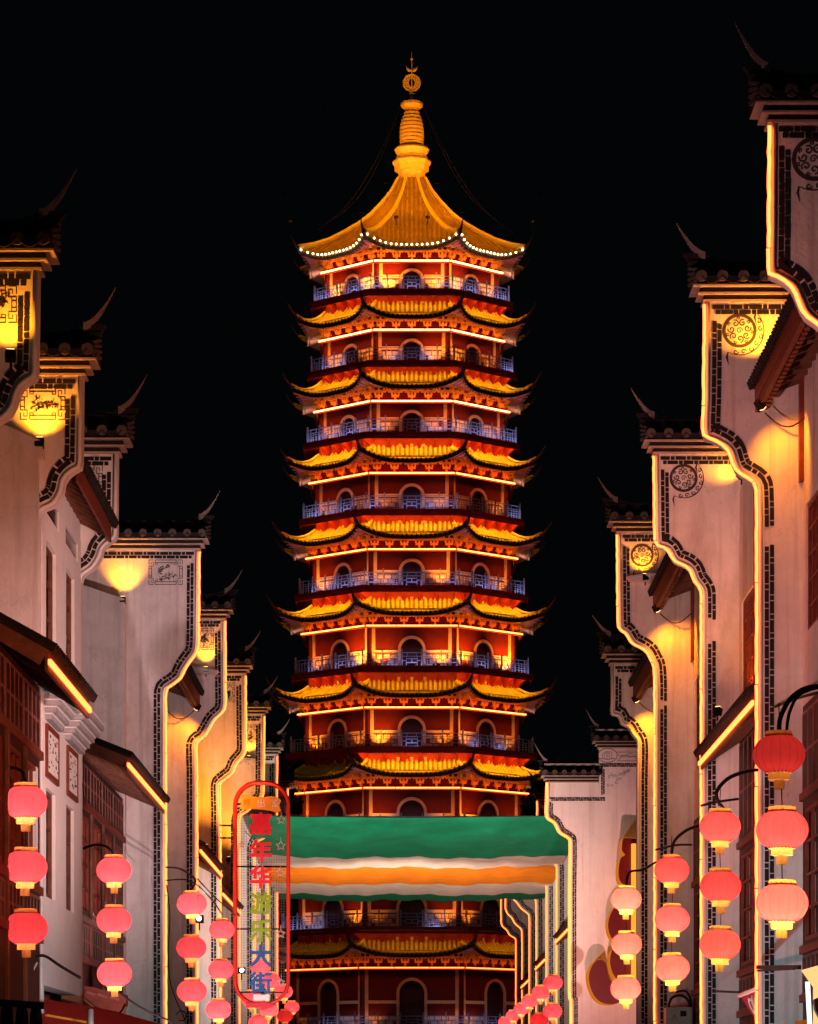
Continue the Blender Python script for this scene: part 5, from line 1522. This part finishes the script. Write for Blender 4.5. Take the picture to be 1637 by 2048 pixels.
cables = [
 ([(-6, 1900), (12, 1925), (28, 1946), (40, 1955), (58, 1948), (70, 1922), (80, 1912), (95, 1915), (120, 1932), (162, 1957)], 51.5, .025, 'sagging black cable bundle under the timber house'),
 ([(-6, 1908), (15, 1945), (38, 1963), (60, 1950), (74, 1925)], 51.2, .018, 'pale sagging cable next to the black bundle'),
 ([(240, 1985), (265, 2005), (300, 2025), (335, 2040), (350, 2052)], 66, .022, 'dark cable slanting from the hood across the grey wall'),
 ([(333, 1770), (340, 1830), (337, 1900), (340, 1960), (352, 2000), (366, 2030), (372, 2048)], 77.8, .014, 'thin brown cable hanging beside the neon edge'),
 ([(352, 2030), (362, 2022), (372, 2028), (370, 2040), (358, 2042)], 78.2, .014, 'coiled end of thin cable near the bottom edge')]
for pts, d, r, lb in cables:
    m = MB(); m.tube(smooth_path([at(x, y, d) for x, y in pts], 5), r, 6)
    tag(m.build('cable', 'cable' if 'pale' not in lb else 'fillet', None, True), lb, 'cable')
# white floodlights clipped to the walls
def flood(x, y, d, tx, ty, td, power, label, col=(1, .93, .9), angle=80, vis=True):
    c = at(x, y, d); th = Thing('floodlight', label, 'lamp', c, 'floodlights on the facades')
    t = at(tx, ty, td); dr = (t - c).normalized()
    m = MB(); m.bar(c - dr*.02, c - dr*.16, .2, .16); m.bar(c - dr*.1, c - dr*.1 + Vector((0, 0, -.25)), .03, .04); th.part('housing', m, 'iron')
    m = MB(); m.tube([c - dr*.019, c], .055, 10); th.part('lens', m, 'lamp_white')
    th.light('SPOT', c + dr*.03, power, col, t, angle, .8, .12)
    return th
flood(398, 1837, 80, 340, 1700, 74, 60, 'small white floodlight between lantern chains and the grey wall')
flood(484, 1941, 92, 520, 1900, 84, 60, 'small white floodlight inside the lower sign frame')
# added fill lamps, unseen beside the camera, shining across and up the street
def fill_flood(loc, tgt, power, col, label, angle=60, blend=.9):
    c = Vector(loc); th = Thing('floodlight', label, 'lamp', c, 'floodlights on the facades')
    t = Vector(tgt); dr = (t - c).normalized()
    m = MB(); m.bar(c - dr*.02, c - dr*.2, .3, .22); m.bar(c - dr*.1, c - dr*.1 + Vector((0, 0, -.3)), .04, .05); th.part('housing', m, 'iron')
    m = MB(); m.tube([c - dr*.019, c], .1, 12); th.part('lens', m, 'lamp_white')
    th.light('SPOT', c + dr*.03, power, col, t, angle, blend, .15)
def uplight(X, y, power, col, tgt, label, angle=50):  # added fill lamp, unseen low in the street, brightens walls, cloth and sign
    th = Thing('fill_uplight', label, 'lamp', (X, y, 0), 'added fill lights low in the street')
    m = MB(); m.box(X - .16, X + .16, y - .12, y + .08, .0, .2); th.part('housing', m, 'iron')
    th.light('SPOT', (X, y, .3), power, col, tgt, angle, 1.0, .15)
PINK = (1, .35, .28)
fill_flood((5.2, 36, .5), (-6.2, 54, 10.5), 6800, (1, .30, .14), 'added fill light out of view facing the flower-panel walls', 50)
fill_flood((-5.2, 36, .5), (6.2, 54, 11.5), 8600, (1, .42, .38), 'added fill light out of view facing the medallion walls', 52)
uplight(-3.6, 62.5, 3800, (1, .62, .64), (-6.4, 78.6, 12), 'added fill light before the broad grey wall', 46)
uplight(-3.6, 78.5, 1300, (1, .52, .5), (-5.6, 90.4, 10.5), 'added fill light before the yellow-topped narrow wall', 46)
uplight(-3.6, 91.5, 3600, (1, .40, .20), (-5.4, 101.3, 10), 'added fill light before the orange-lit wall behind the sign', 50)
uplight(-3.6, 102.5, 2600, (1, .46, .26), (-5.4, 112.6, 9.5), 'added fill light before the wall above the sign', 50)
uplight(-3.6, 114, 2000, (1, .6, .5), (-5.4, 123.8, 9), 'added fill light before the far wall by the green cloth', 50)
uplight(3.6, 52.5, 3600, PINK, (6.0, 65.8, 10.5), 'added fill light before the wide medallion wall', 46)
uplight(3.6, 66.5, 1100, (1, .45, .3), (5.8, 78.0, 10), 'added fill light before the yellow medallion wall', 46)
uplight(3.6, 76.5, 1800, (1, .46, .28), (5.7, 85.0, 9), 'added fill light before the slim orange wall', 50)
uplight(6.4, 103, 9600, (1, .40, .36), (6.2, 120, 7.8), 'added fill light before the broad pink wall', 42)
uplight(0, 106, 19000, (1, .72, .58), (0, 126, 10.8), 'added fill light under the front edge of the cloth', 56)
uplight(-1, 124, 12000, (1, .72, .56), (0, 137, 10.2), 'added fill light under the orange stripe of the cloth', 66)
uplight(2.8, 126, 1500, (1, .6, .6), (5.5, 150, 5), 'added fill light before the far neon-edged walls', 50)
uplight(4.4, 58, 10500, (1, .62, .60), (-6.6, 78.6, 11.6), 'added fill light across the street from the broad grey wall', 38)
uplight(4.2, 80, 4200, (1, .36, .16), (-5.4, 101, 11.5), 'added fill light across the street from the narrow neon walls', 34)
uplight(-4.2, 50, 3600, PINK, (6.2, 66, 10), 'added fill light across the street from the wide medallion wall', 50)
uplight(-4.2, 62, 1500, (1, .40, .26), (5.8, 80, 9.0), 'added fill light across the street from the yellow medallion wall', 50)
# added cool fill lamps, unseen, for the lower part of the near walls
uplight(-2.6, 66, 1000, (.45, .95, 1.0), (-6.2, 78.6, 3.5), 'added cool fill light low before the broad grey wall', 44)
uplight(2.4, 44, 1500, (.55, .92, 1.0), (6.0, 55.0, 3.8), 'added cool fill light low before the long neon wall', 44)
uplight(2.4, 56, 600, (.66, .92, 1.0), (6.0, 65.8, 3.8), 'added cool fill light low before the wide medallion wall foot', 44)
fill_flood((5.2, 42, 3.2), (-5.5, 55, 8.0), 9000, (1, .54, .49), 'added fill light out of view facing the white bay', 30)
uplight(-4.3, 90.5, 5000, (1, .85, .8), (-4.25, 100.6, 5.6), 'added fill light before the vertical sign', 44)
uplight(0.5, 46, 1500, (.72, .92, 1.0), (-5.6, 54.0, 4.5), 'added cool fill light low before the white bay', 50)
